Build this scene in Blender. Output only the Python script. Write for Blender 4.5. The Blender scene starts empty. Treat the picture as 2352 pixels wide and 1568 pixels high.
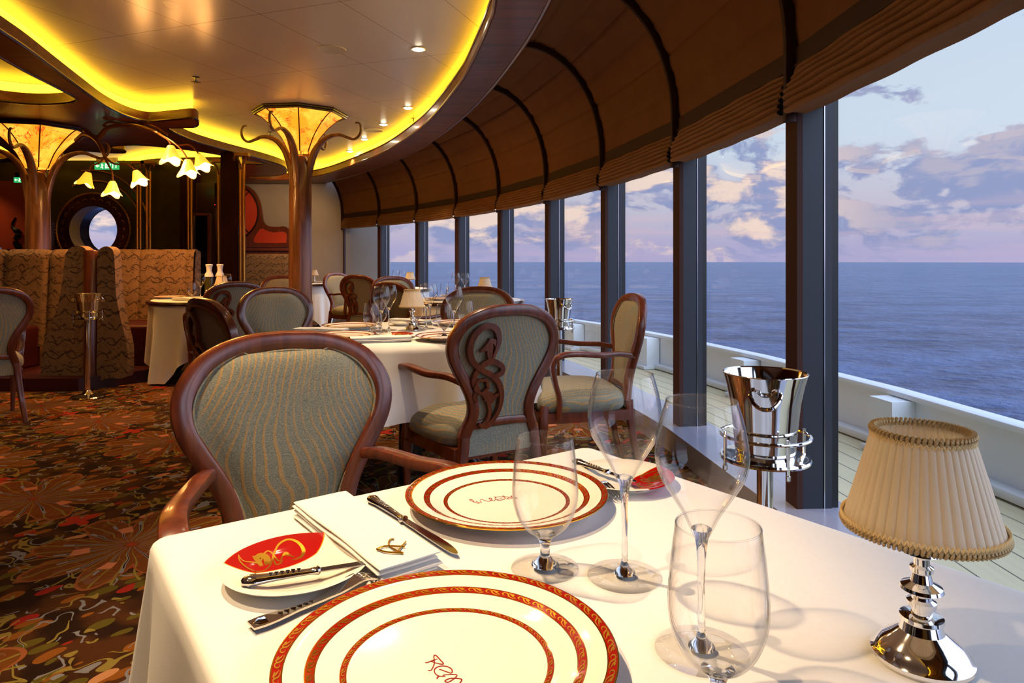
import bpy, math, random
from math import sin, cos, pi, radians, atan2, hypot
from mathutils import Vector, Matrix
from mathutils.geometry import tessellate_polygon

random.seed(7)
SC = bpy.context.scene
COL = SC.collection

# ------------------------------------------------------------------ camera, world, exposure
CX, HY, F, EYE = 1176.0, 597.0, 1568.0, 1.125
cam = bpy.data.cameras.new('camera')
cam.sensor_width = 36.0
cam.lens = 24.0
cam.shift_x = 0.0
cam.shift_y = -(784.0 - HY) / 2352.0
cam.clip_start = 0.02
cam.clip_end = 40000
camo = bpy.data.objects.new('camera', cam)
COL.objects.link(camo)
camo.location = (0, 0, EYE)
camo.rotation_euler = (pi / 2, 0, 0)
SC.camera = camo
SC.view_settings.view_transform = 'Standard'
SC.view_settings.look = 'None'
SC.view_settings.exposure = 0.45
SC.view_settings.gamma = 1.0
SC.view_settings.use_curve_mapping = False
SC.cycles.max_bounces = 9
SC.cycles.diffuse_bounces = 3
SC.cycles.glossy_bounces = 4
SC.cycles.transmission_bounces = 8
SC.cycles.transparent_max_bounces = 24
SC.cycles.sample_clamp_indirect = 4.0
SC.cycles.use_denoising = True
SC.cycles.caustics_reflective = False
SC.cycles.caustics_refractive = False


# ------------------------------------------------------------------ node expression helper
class NT:
    def __init__(self, tree):
        self.t = tree
        self.n = tree.nodes
        self.l = tree.links

    def put(self, sock, v):
        if isinstance(v, X):
            self.l.new(v.s, sock)
        elif hasattr(v, 'is_linked') or isinstance(v, bpy.types.NodeSocket):
            self.l.new(v, sock)
        else:
            if isinstance(v, (tuple, list)) and len(v) == 3 and sock.type == 'RGBA':
                v = (*v, 1.0)
            sock.default_value = v

    def m(self, op, a, b=None, c=None, clamp=False):
        nd = self.n.new('ShaderNodeMath')
        nd.operation = op
        nd.use_clamp = clamp
        self.put(nd.inputs[0], a)
        if b is not None:
            self.put(nd.inputs[1], b)
        if c is not None:
            self.put(nd.inputs[2], c)
        return X(self, nd.outputs[0])

    def step(self, a, lo, hi):
        nd = self.n.new('ShaderNodeMapRange')
        nd.interpolation_type = 'SMOOTHSTEP'
        self.put(nd.inputs[0], a)
        self.put(nd.inputs[1], lo)
        self.put(nd.inputs[2], hi)
        return X(self, nd.outputs[0])

    def mix(self, f, a, b):
        nd = self.n.new('ShaderNodeMix')
        nd.data_type = 'RGBA'
        self.put(nd.inputs[0], f)
        self.put(nd.inputs[6], a)
        self.put(nd.inputs[7], b)
        return X(self, nd.outputs[2])

    def coords(self, kind='Object'):
        nd = self.n.new('ShaderNodeTexCoord')
        sp = self.n.new('ShaderNodeSeparateXYZ')
        self.l.new(nd.outputs[kind], sp.inputs[0])
        return [X(self, sp.outputs[i]) for i in range(3)]

    def vec(self, x, y, z):
        nd = self.n.new('ShaderNodeCombineXYZ')
        for i, v in enumerate((x, y, z)):
            self.put(nd.inputs[i], v)
        return X(self, nd.outputs[0])

    def noise(self, vec, scale, detail=3, rough=.5, dist=0.0, color=False):
        nd = self.n.new('ShaderNodeTexNoise')
        self.put(nd.inputs['Vector'], vec)
        nd.inputs['Scale'].default_value = scale
        nd.inputs['Detail'].default_value = detail
        nd.inputs['Roughness'].default_value = rough
        nd.inputs['Distortion'].default_value = dist
        return X(self, nd.outputs[1 if color else 0])

    def vor(self, vec, scale, feature='F1', out='Distance', rand=1.0):
        nd = self.n.new('ShaderNodeTexVoronoi')
        nd.feature = feature
        self.put(nd.inputs['Vector'], vec)
        nd.inputs['Scale'].default_value = scale
        nd.inputs['Randomness'].default_value = rand
        return X(self, nd.outputs[out])

    def bump(self, h, strength=.3, dist=.01):
        nd = self.n.new('ShaderNodeBump')
        nd.inputs['Strength'].default_value = strength
        nd.inputs['Distance'].default_value = dist
        self.put(nd.inputs['Height'], h)
        return X(self, nd.outputs[0])


class X:
    def __init__(self, nt, s):
        self.nt, self.s = nt, s

    def __add__(a, b): return a.nt.m('ADD', a, b)
    __radd__ = __add__
    def __sub__(a, b): return a.nt.m('SUBTRACT', a, b)
    def __rsub__(a, b): return a.nt.m('SUBTRACT', b, a)
    def __mul__(a, b): return a.nt.m('MULTIPLY', a, b)
    __rmul__ = __mul__
    def __truediv__(a, b): return a.nt.m('DIVIDE', a, b)
    def lt(a, b): return a.nt.m('LESS_THAN', a, b)
    def gt(a, b): return a.nt.m('GREATER_THAN', a, b)
    def sin(a): return a.nt.m('SINE', a)
    def cos(a): return a.nt.m('COSINE', a)
    def abs(a): return a.nt.m('ABSOLUTE', a)
    def sqrt(a): return a.nt.m('SQRT', a)
    def floor(a): return a.nt.m('FLOOR', a)
    def fract(a): return a.nt.m('FRACT', a)
    def atan2(a, b): return a.nt.m('ARCTAN2', a, b)
    def min(a, b): return a.nt.m('MINIMUM', a, b)
    def max(a, b): return a.nt.m('MAXIMUM', a, b)


def srgb(r, g, b):
    def c(v):
        v /= 255.0
        return v / 12.92 if v <= .04045 else ((v + .055) / 1.055) ** 2.4
    return (c(r), c(g), c(b))


# ------------------------------------------------------------------ sky (evening clouds over the sea)
world = bpy.data.worlds.new('evening_sky')
SC.world = world
world.use_nodes = True
wt = NT(world.node_tree)
wt.n.clear()
x, y, z = wt.coords('Generated')
az = x.atan2(y)
el = z.max(0.0)
base = wt.mix(wt.step(el, .0, .09), srgb(170, 166, 202), srgb(192, 190, 208))
base = wt.mix(wt.step(el, .07, .17), base, srgb(200, 214, 230))
base = wt.mix(wt.step(el, .18, .5), base, srgb(180, 200, 235))
wrp = wt.noise(wt.vec(az * 9, el * 26, 1.3), 1.0, 3, .55, 0)
big = wt.noise(wt.vec(az * 9.0, el * 19.0 + wrp * .7, 4.1), 1.0, 7, .58, .25)
top = wt.noise(wt.vec(az * 9.0 + .06, el * 19.0 + wrp * .7 + .5, 4.1), 1.0, 7, .58, .25)
thr = wt.m('ADD', .46, wt.step(el, .09, .22) * .13) - wt.step(el, .0, .05) * .02
mask = wt.step(big - thr, -.015, .06)
lit = wt.step(big - top, -.03, .12)
lowc = wt.step(el, .22, .05)
ccol = wt.mix(lit * (1.0 - wt.step(el, .12, .26)) * wt.m('SUBTRACT', 1.0, wt.step(az, .36, .52) * .72), srgb(138, 150, 192), srgb(240, 214, 200))
sky = wt.mix(mask * .92, base, ccol)
band = wt.noise(wt.vec(az * 4, el * 60, 9.0), 1.0, 4, .5)
sky = wt.mix(wt.step(band, .45, .65) * wt.step(el, .13, .03) * .38, sky, srgb(210, 184, 196))
sky = wt.mix(wt.step(el, .035, .0) * .6, sky, srgb(170, 165, 205))
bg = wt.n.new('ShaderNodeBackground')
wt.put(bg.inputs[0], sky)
# unseen sky right of and behind the camera, brightened to light the table
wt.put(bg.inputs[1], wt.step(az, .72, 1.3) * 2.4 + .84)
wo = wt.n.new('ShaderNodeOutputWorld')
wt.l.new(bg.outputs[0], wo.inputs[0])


# ------------------------------------------------------------------ materials
MATS = {}


def mat(name, color=(.5, .5, .5), rough=.5, metal=0.0, coat=0.0, spec=.5, fn=None, emis=None, estr=0.0, trans=0.0, ior=1.45,
        sheen=0.0, subs=0.0):
    m = bpy.data.materials.new(name)
    m.use_nodes = True
    nt = NT(m.node_tree)
    p = m.node_tree.nodes['Principled BSDF']
    p.inputs['Base Color'].default_value = (*color, 1)
    p.inputs['Roughness'].default_value = rough
    p.inputs['Metallic'].default_value = metal
    p.inputs['Coat Weight'].default_value = coat
    p.inputs['Coat Roughness'].default_value = .12
    p.inputs['Specular IOR Level'].default_value = spec
    p.inputs['Transmission Weight'].default_value = trans
    p.inputs['IOR'].default_value = ior
    p.inputs['Sheen Weight'].default_value = sheen
    if emis:
        p.inputs['Emission Color'].default_value = (*emis, 1)
        p.inputs['Emission Strength'].default_value = estr
    if fn:
        fn(nt, p)
    MATS[name] = m
    return m


def f_wood(c1, c2, sc=1.0, axis=2):
    def fn(nt, p):
        co = nt.coords()
        s = [38, 38, 38]
        s[axis] = 3
        v = nt.vec(co[0] * s[0] * sc, co[1] * s[1] * sc, co[2] * s[2] * sc)
        n = nt.noise(v, 1.0, 5, .6, .6)
        nt.put(p.inputs['Base Color'], nt.mix(nt.step(n, .3, .7), c1, c2))
        nt.put(p.inputs['Normal'], nt.bump(n, .05, .002))
    return fn


def f_weave(c1, c2, sc=900, amt=.25):
    def fn(nt, p):
        co = nt.coords()
        w = nt.noise(nt.vec(co[0] * sc * .25, co[1] * sc * .25, co[2] * sc), 1.0, 2)
        w2 = nt.noise(nt.vec(co[0] * 5, co[1] * 5, co[2] * 5), 1.0, 4)
        nt.put(p.inputs['Base Color'], nt.mix(w * .6 + w2 * .4, c1, c2))
        nt.put(p.inputs['Normal'], nt.bump(w, amt, .002))
    return fn


def f_chair(nt, p):
    x, y, z = nt.coords()
    wob = nt.noise(nt.vec(x * 3.2, y * 3, z * 3.2), 1.0, 2)
    ph = x * 330.0 + (z * 15.0 + x * 4).sin() * 9.0 + (z * 8.0 - x * 9.0).cos() * 10.0 + wob * 44.0 + y * 60.0
    ln = ph.sin()
    line = nt.step(ln, .45, .9)
    patch = nt.noise(nt.vec(x * 4 + 3, y * 4, z * 6), 1.0, 2)
    line = line * nt.step(patch, .30, .5)
    wv = nt.noise(nt.vec(x * 260, y * 260, z * 900), 1.0, 2)
    base = nt.mix(nt.step(wv, .35, .65), srgb(98, 104, 96), srgb(148, 144, 118))
    gol = nt.mix(nt.step(wv, .3, .7), srgb(160, 118, 62), srgb(190, 150, 84))
    nt.put(p.inputs['Base Color'], nt.mix(line * .8, base, gol))
    nt.put(p.inputs['Normal'], nt.bump(wv + line * .8, .3, .002))


def f_banq(nt, p):
    x, y, z = nt.coords()
    xx = x * 1.0 + y * .6
    u = (xx * 5.0)
    row = (z * 8.5)
    ds = nt.noise(nt.vec(xx * 14, 0, z * 12), 1.0, 0) * 1.5
    ds = (nt.noise(nt.vec(xx * 16, 0, z * 14), 1.0, 0) - .5) * .55
    s1 = (z * 8.0 + ds + (xx * 19.0).sin().abs() * .42).fract() - .5
    s2 = (z * 8.0 + .30 - ds + (xx * 19.0 + .9).sin().abs() * -.36 + (xx * 60).sin() * .05).fract() - .5
    m2 = nt.noise(nt.vec(xx * 20, 3, z * 18), 1.0, 0)
    n = nt.noise(nt.vec(xx * 26, 0, z * 34), 1.0, 0, .5, 1.2)
    cur = (n - .5).abs().lt(.03) * m2.gt(.5)
    ln = (s1.abs().lt(.05) * m2.lt(.62)).max(s2.abs().lt(.05) * m2.gt(.42)).max(cur)
    w = nt.noise(nt.vec(x * 300, y * 300, z * 300), 1.0, 2)
    base = nt.mix(w, srgb(104, 78, 52), srgb(140, 108, 76))
    nt.put(p.inputs['Base Color'], nt.mix(ln * .85, base, srgb(44, 26, 18)))
    nt.put(p.inputs['Normal'], nt.bump(w, .2, .002))


def f_carpet(nt, p):
    X0, Y0, Z0 = nt.coords()
    a = .6
    gx = X0 * cos(a) - Y0 * sin(a)
    gy = X0 * sin(a) + Y0 * cos(a)
    nz = nt.noise(nt.vec(gx * 7, gy * 7, 0), 1.0, 1, color=False)
    nz2 = nt.noise(nt.vec(gx * 7 + 9, gy * 7 + 5, 3), 1.0, 1)
    px = gx + (nz - .5) * .05
    py = gy + (nz2 - .5) * .05
    S = .92
    rowi = (py / S).floor()
    sh = (rowi * .5).fract()
    cx = ((px / S + sh).fract() - .5) * S
    cy = ((py / S).fract() - .5) * S
    r = (cx * cx + cy * cy).sqrt()
    th = cy.atan2(cx)
    dark = srgb(38, 20, 10)
    base = nt.mix(nt.step(nz, .4, .6), srgb(40, 21, 10), srgb(76, 42, 16))
    # scattered leaves and squiggles between the rosettes
    v1 = nt.vor(nt.vec(px * 1.5, py * .8, 0), 13.0)
    vc = nt.vor(nt.vec(px * 1.5, py * .8, 0), 13.0, out='Color')
    sp = nt.n.new('ShaderNodeSeparateColor')
    nt.put(sp.inputs[0], vc)
    c1, c2, c3 = X(nt, sp.outputs[0]), X(nt, sp.outputs[1]), X(nt, sp.outputs[2])
    leafc = nt.mix(c1.gt(.35), srgb(92, 78, 24), srgb(136, 78, 24))
    leafc = nt.mix(c1.gt(.82), leafc, srgb(150, 36, 24))
    leafc = nt.mix(c1.gt(.94), leafc, srgb(190, 130, 84))
    col = nt.mix(v1.lt(.42) * c2.gt(.25), base, leafc)
    sq = nt.noise(nt.vec(px * 11, py * 11, 2), 1.0, 0, .5, .8)
    sqm = (sq - .5).abs().lt(.028) * nt.noise(nt.vec(px * 9, py * 9, 7), 1.0, 0).gt(.53)
    col = nt.mix(sqm, col, srgb(128, 124, 124))
    sqm2 = (sq - .62).abs().lt(.03) * nt.noise(nt.vec(px * 9 + 4, py * 9, 3), 1.0, 0).gt(.47)
    col = nt.mix(sqm2, col, srgb(140, 118, 52))
    # rosettes: rust petals, olive and grey rays
    pet = (th * 4.0 + .3).cos().abs()
    prad = pet * .17 + .20
    inn = r.lt(prad)
    col = nt.mix(inn * .85, col, srgb(118, 62, 20))
    ray = (th * 15.0).sin().abs()
    raym = ray.lt(.20) * r.lt(.36) * r.gt(.05)
    col = nt.mix(raym, col, srgb(134, 116, 46))
    ray2 = (th * 8.0 + 1.57).sin().abs()
    edge = (r - pet * .15 - .12)
    grey = ray2.lt(.22) * r.gt(.03) * r.lt(.26)
    grem = ray2.lt(.10) * r.gt(.05) * r.lt(.22)
    col = nt.mix(grey, col, srgb(134, 132, 138))
    col = nt.mix(grem, col, dark)
    col = nt.mix(((r - prad).abs()).lt(.008), col, srgb(150, 84, 44))
    col = nt.mix(((r - .18).abs().lt(.028)) * (th * 5.0).sin().gt(.78), col, srgb(196, 120, 80))
    col = nt.mix(r.lt(.016), col, srgb(150, 50, 20))
    # small red star flowers at the cell corners
    ex = (cx.abs() - S * .5)
    ey = (cy.abs() - 0.0)
    r2 = (ex * ex + ey * ey).sqrt()
    t2 = ey.atan2(ex)
    st = r2.lt((t2 * 2.0).cos().abs() * .055 + .018)
    col = nt.mix(st, col, srgb(170, 48, 26))
    fib = nt.noise(nt.vec(X0 * 300, Y0 * 300, 0), 1.0, 2)
    col = nt.mix(fib * .5, col, nt.mix(.5, col, (0, 0, 0)))
    nt.put(p.inputs['Base Color'], col)
    nt.put(p.inputs['Normal'], nt.bump(fib, .6, .004))


def f_charger(nt, p):
    x, y, z = nt.coords()
    r = (x * x + y * y).sqrt() / .154
    por = srgb(250, 240, 222)
    red = srgb(158, 22, 14)
    gold = srgb(214, 160, 40)
    def band(a, b):
        return r.gt(a) * r.lt(b)
    rm = band(.937, .992).max(band(.764, .816)).max(band(.59, .623))
    gm = band(.932, .939).max(band(.990, 1.05)).max(band(.760, .766)).max(band(.814, .819)).max(band(.586, .591)).max(band(.622, .626))
    up = z.gt(.002)
    c = nt.mix(rm * up, por, red)
    c = nt.mix(gm * up, c, gold)
    nt.put(p.inputs['Base Color'], c)
    nt.put(p.inputs['Metallic'], gm * up * .9)


def f_bread(nt, p):
    x, y, z = nt.coords()
    # red lens lies along +X of the plate
    d = ((x - .0886) * (x - .0886) + y * y).sqrt()
    up = z.gt(.003)
    red = d.lt(.074) * up
    gold = (d - .074).abs().lt(.0007) * up
    c = nt.mix(red, srgb(250, 240, 222), srgb(168, 14, 10))
    c = nt.mix(gold, c, srgb(214, 150, 30))
    nt.put(p.inputs['Base Color'], c)


def f_ceil(nt, p):
    x, y, z = nt.coords()
    j = ((x * .35 + y * .94) / 1.2).fract()
    k = ((x * .94 - y * .35) / .62).fract()
    ln = j.lt(.004).max(k.lt(.007))
    n = nt.noise(nt.vec(x * 2, y * 2, 0), 1.0, 2)
    nt.put(p.inputs['Base Color'], nt.mix(ln, srgb(238, 222, 202), srgb(150, 122, 96)))
    nt.put(p.inputs['Roughness'], n * .1 + .2)


def f_sea(nt, p):
    x, y, z = nt.coords()
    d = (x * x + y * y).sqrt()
    n1 = nt.noise(nt.vec(x * .22, y * .22, 0), 1.0, 6, .62)
    n2 = nt.noise(nt.vec(x * .03, y * .045, 5), 1.0, 4, .6)
    n3 = nt.noise(nt.vec(x * .004, y * .009, 8), 1.0, 4, .6)
    h = n1 * .9 + n2 * 2.6
    nt.put(p.inputs['Normal'], nt.bump(h, 1.0, 3.0))
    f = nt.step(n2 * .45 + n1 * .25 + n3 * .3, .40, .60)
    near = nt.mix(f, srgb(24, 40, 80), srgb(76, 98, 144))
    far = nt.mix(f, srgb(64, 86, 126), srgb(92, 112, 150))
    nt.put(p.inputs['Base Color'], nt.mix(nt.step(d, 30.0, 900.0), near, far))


def f_deck(nt, p):
    nd = nt.n.new('ShaderNodeUVMap')
    sp = nt.n.new('ShaderNodeSeparateXYZ')
    nt.l.new(nd.outputs[0], sp.inputs[0])
    u = X(nt, sp.outputs[0])
    v = X(nt, sp.outputs[1])
    ln = (u * 7.0).fract().lt(.05)
    n = nt.noise(nt.vec(u * 40, v * 3, 0), 1.0, 4)
    c = nt.mix(n, srgb(196, 182, 142), srgb(222, 208, 168))
    nt.put(p.inputs['Base Color'], nt.mix(ln, c, srgb(90, 84, 74)))


def f_lampglass(nt, p):
    x, y, z = nt.coords()
    n = nt.noise(nt.vec(x * 5, y * 5, z * 5), 1.0, 3, .5, .5)
    v = nt.noise(nt.vec(x * 3 + 4, y * 3, z * 3), 1.0, 5, .6, 1.0)
    c = nt.mix(nt.step(n, .35, .6), (1.0, .52, .05), (1.0, .32, .015))
    c = nt.mix((v - .5).abs().lt(.007), c, (.7, .08, .01))
    nt.put(p.inputs['Emission Color'], c)
    nt.put(p.inputs['Base Color'], c)


W1, W2 = srgb(84, 36, 18), srgb(118, 56, 30)
mat('mahogany', W1, .28, coat=.4, fn=f_wood(W1, W2))
mat('dark_wood', srgb(44, 18, 10), .22, coat=.5, fn=f_wood(srgb(36, 14, 9), srgb(60, 26, 14)))
mat('column_wood', srgb(120, 74, 40), .32, coat=.3, fn=f_wood(srgb(88, 54, 30), srgb(138, 92, 54), .5))
mat('soffit_wood', srgb(84, 40, 20), .42, coat=.12, fn=f_wood(srgb(92, 46, 26), srgb(132, 70, 40), .25, 0))
mat('rib_wood', srgb(60, 36, 26), .6, spec=.3)
mat('mullion_cap', srgb(70, 40, 32), .65, spec=.25)
mat('mullion_grey', srgb(40, 43, 52), .5)
mat('mullion_black', srgb(16, 18, 22), .4)
mat('ebony', srgb(12, 8, 8), .3)
mat('canopy_fabric', srgb(120, 76, 38), .85, fn=f_weave(srgb(104, 64, 30), srgb(150, 98, 50), 500))
mat('blind_fabric', srgb(140, 96, 54), .85, fn=f_weave(srgb(120, 78, 42), srgb(168, 118, 68), 500))
mat('chair_fabric', fn=f_chair, rough=.65, sheen=.2)
mat('banquette_fabric', fn=f_banq, rough=.75)
mat('maroon_leather', srgb(60, 16, 20), .4)
mat('carpet', fn=f_carpet, rough=.95, spec=.1)
mat('ceiling_lacquer', fn=f_ceil, rough=.25, spec=.6)
mat('wall_fabric', srgb(150, 140, 130), .7, fn=f_weave(srgb(134, 124, 114), srgb(168, 158, 146), 300))
mat('panel_green', srgb(60, 52, 28), .25, coat=.4, fn=f_weave(srgb(44, 36, 18), srgb(74, 62, 34), 6, .02))
mat('cream_paint', srgb(176, 160, 112), .5)
mat('sill_paint', srgb(150, 150, 166), .25, coat=.3)
mat('gold_metal', srgb(190, 130, 50), .3, metal=.9)
mat('bronze', srgb(120, 72, 34), .35, metal=.5)
mat('silver', srgb(235, 232, 228), .07, metal=1.0)
mat('steel_dark', srgb(160, 160, 165), .12, metal=1.0)
mat('linen', srgb(238, 234, 228), .75, fn=f_weave(srgb(232, 228, 222), srgb(244, 240, 234), 700, .05), sheen=.1)
mat('porcelain', srgb(248, 240, 226), .08, coat=.4)
mat('charger_china', fn=f_charger, rough=.08, coat=.3)
mat('bread_china', fn=f_bread, rough=.08, coat=.3)
mat('gilt', srgb(226, 170, 50), .28, metal=.95)
mat('red_ink', srgb(150, 24, 12), .3)
mat('shade_silk', srgb(252, 238, 212), .6)
mat('braid', srgb(244, 214, 158), .6)
mat('crystal', (1, 1, 1), .0, trans=1.0, ior=1.45)
mat('red_panel', srgb(190, 60, 34), .5, fn=f_weave(srgb(180, 44, 30), srgb(200, 74, 40), 4, .02))
mat('bulwark_white', srgb(226, 230, 232), .4)
mat('deck_boards', fn=f_deck, rough=.6)
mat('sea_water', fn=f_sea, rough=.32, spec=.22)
mat('cove_led', (1, .8, .1), .5, emis=(1.0, .60, .022), estr=3.4)
mat('amber_glass', (1, .5, .1), .3, emis=(1, .5, .1), estr=.95, fn=f_lampglass)
mat('tulip_glass', (1, .6, .2), .4, emis=(1.0, .34, .02), estr=1.3)
mat('bulb', (1, .9, .7), .4, emis=(1.0, .75, .35), estr=6)
mat('downlight_lens', (1, .9, .7), .4, emis=(1.0, .86, .6), estr=60)
mat('white_trim', srgb(230, 220, 200), .4)
mat('sign_green', srgb(20, 150, 70), .4, emis=(.02, .42, .12), estr=.8)
mat('sign_white', (1, 1, .9), .4, emis=(.85, 1.0, .6), estr=1.6)
mat('led_red', (1, 0, 0), .4, emis=(1, .02, .02), estr=4)
mat('copper_glow', srgb(210, 110, 40), .3, metal=.7)
mat('rust_screen', srgb(120, 44, 20), .5, fn=f_weave(srgb(110, 36, 18), srgb(140, 58, 28), 5, .02))
mat('olive_glass', srgb(56, 56, 18), .15)
mat('window_black', srgb(8, 7, 7), .1, coat=.5)
mat('hull_grey', srgb(120, 120, 124), .5)


def thin_glass(name, tint, k, base=0.02, pw=4.0, edge=0.0):
    m = bpy.data.materials.new(name)
    m.use_nodes = True
    nt = NT(m.node_tree)
    nt.n.clear()
    tr = nt.n.new('ShaderNodeBsdfTransparent')
    tr.inputs[0].default_value = (*tint, 1)
    gl = nt.n.new('ShaderNodeBsdfGlossy')
    gl.inputs['Roughness'].default_value = 0.0
    fr = nt.n.new('ShaderNodeLayerWeight')
    fr.inputs[0].default_value = .5
    f = X(nt, fr.outputs['Facing'])
    nt.put(tr.inputs[0], nt.mix(nt.m('POWER', f, 5.0) * edge, (*tint, 1), (.25, .25, .27, 1)))
    f = nt.m('POWER', f, pw) * k + base
    mx = nt.n.new('ShaderNodeMixShader')
    nt.put(mx.inputs[0], nt.m('MINIMUM', f, 1.0))
    nt.l.new(tr.outputs[0], mx.inputs[1])
    nt.l.new(gl.outputs[0], mx.inputs[2])
    o = nt.n.new('ShaderNodeOutputMaterial')
    nt.l.new(mx.outputs[0], o.inputs[0])
    MATS[name] = m
    return m


thin_glass('bowl_glass', (.995, .995, .995), .95, .022, 3.6, .45)
thin_glass('pane_glass', (.975, .98, .98), .25, .003)


def silk_translucent():
    m = MATS['shade_silk']
    nt = NT(m.node_tree)
    p = m.node_tree.nodes['Principled BSDF']
    o = m.node_tree.nodes['Material Output']
    tl = nt.n.new('ShaderNodeBsdfTranslucent')
    tl.inputs[0].default_value = (*srgb(246, 224, 180), 1)
    mx = nt.n.new('ShaderNodeMixShader')
    mx.inputs[0].default_value = .35
    nt.l.new(p.outputs[0], mx.inputs[1])
    nt.l.new(tl.outputs[0], mx.inputs[2])
    nt.l.new(mx.outputs[0], o.inputs[0])


silk_translucent()


# ------------------------------------------------------------------ geometry helpers
def at(px, py, Y):
    return Vector(((px - CX) / F * Y, Y, EYE + (HY - py) / F * Y))


def on(px, py, z):
    Y = (EYE - z) * F / (py - HY)
    return Vector(((px - CX) / F * Y, Y, z))


def cr(pts, n=6, closed=False):
    P = [Vector(p) for p in pts]
    out = []
    N = len(P)
    rng = range(N) if closed else range(N - 1)
    for i in rng:
        p1, p2 = P[i], P[(i + 1) % N]
        p0 = P[i - 1] if (i > 0 or closed) else p1 * 2 - p2
        p3 = P[(i + 2) % N] if (i + 2 < N or closed) else p2 * 2 - p1
        for k in range(n):
            t = k / n
            out.append(.5 * ((2 * p1) + (p2 - p0) * t + (2 * p0 - 5 * p1 + 4 * p2 - p3) * t * t + (3 * p1 - p0 - 3 * p2 + p3) * t ** 3))
    if not closed:
        out.append(P[-1].copy())
    return out


def lerp_list(vals, n):
    out = []
    m = len(vals) - 1
    for i in range(n):
        t = i / (n - 1) * m
        k = min(int(t), m - 1)
        out.append(vals[k] + (vals[k + 1] - vals[k]) * (t - k))
    return out


def rrect(w, h, r, n=3):
    out = []
    for cxs, cys, a0 in ((1, 1, 0), (-1, 1, 90), (-1, -1, 180), (1, -1, 270)):
        for k in range(n + 1):
            a = radians(a0 + 90 * k / n)
            out.append((cxs * (w / 2 - r) + r * cos(a), cys * (h / 2 - r) + r * sin(a)))
    return out


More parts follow.
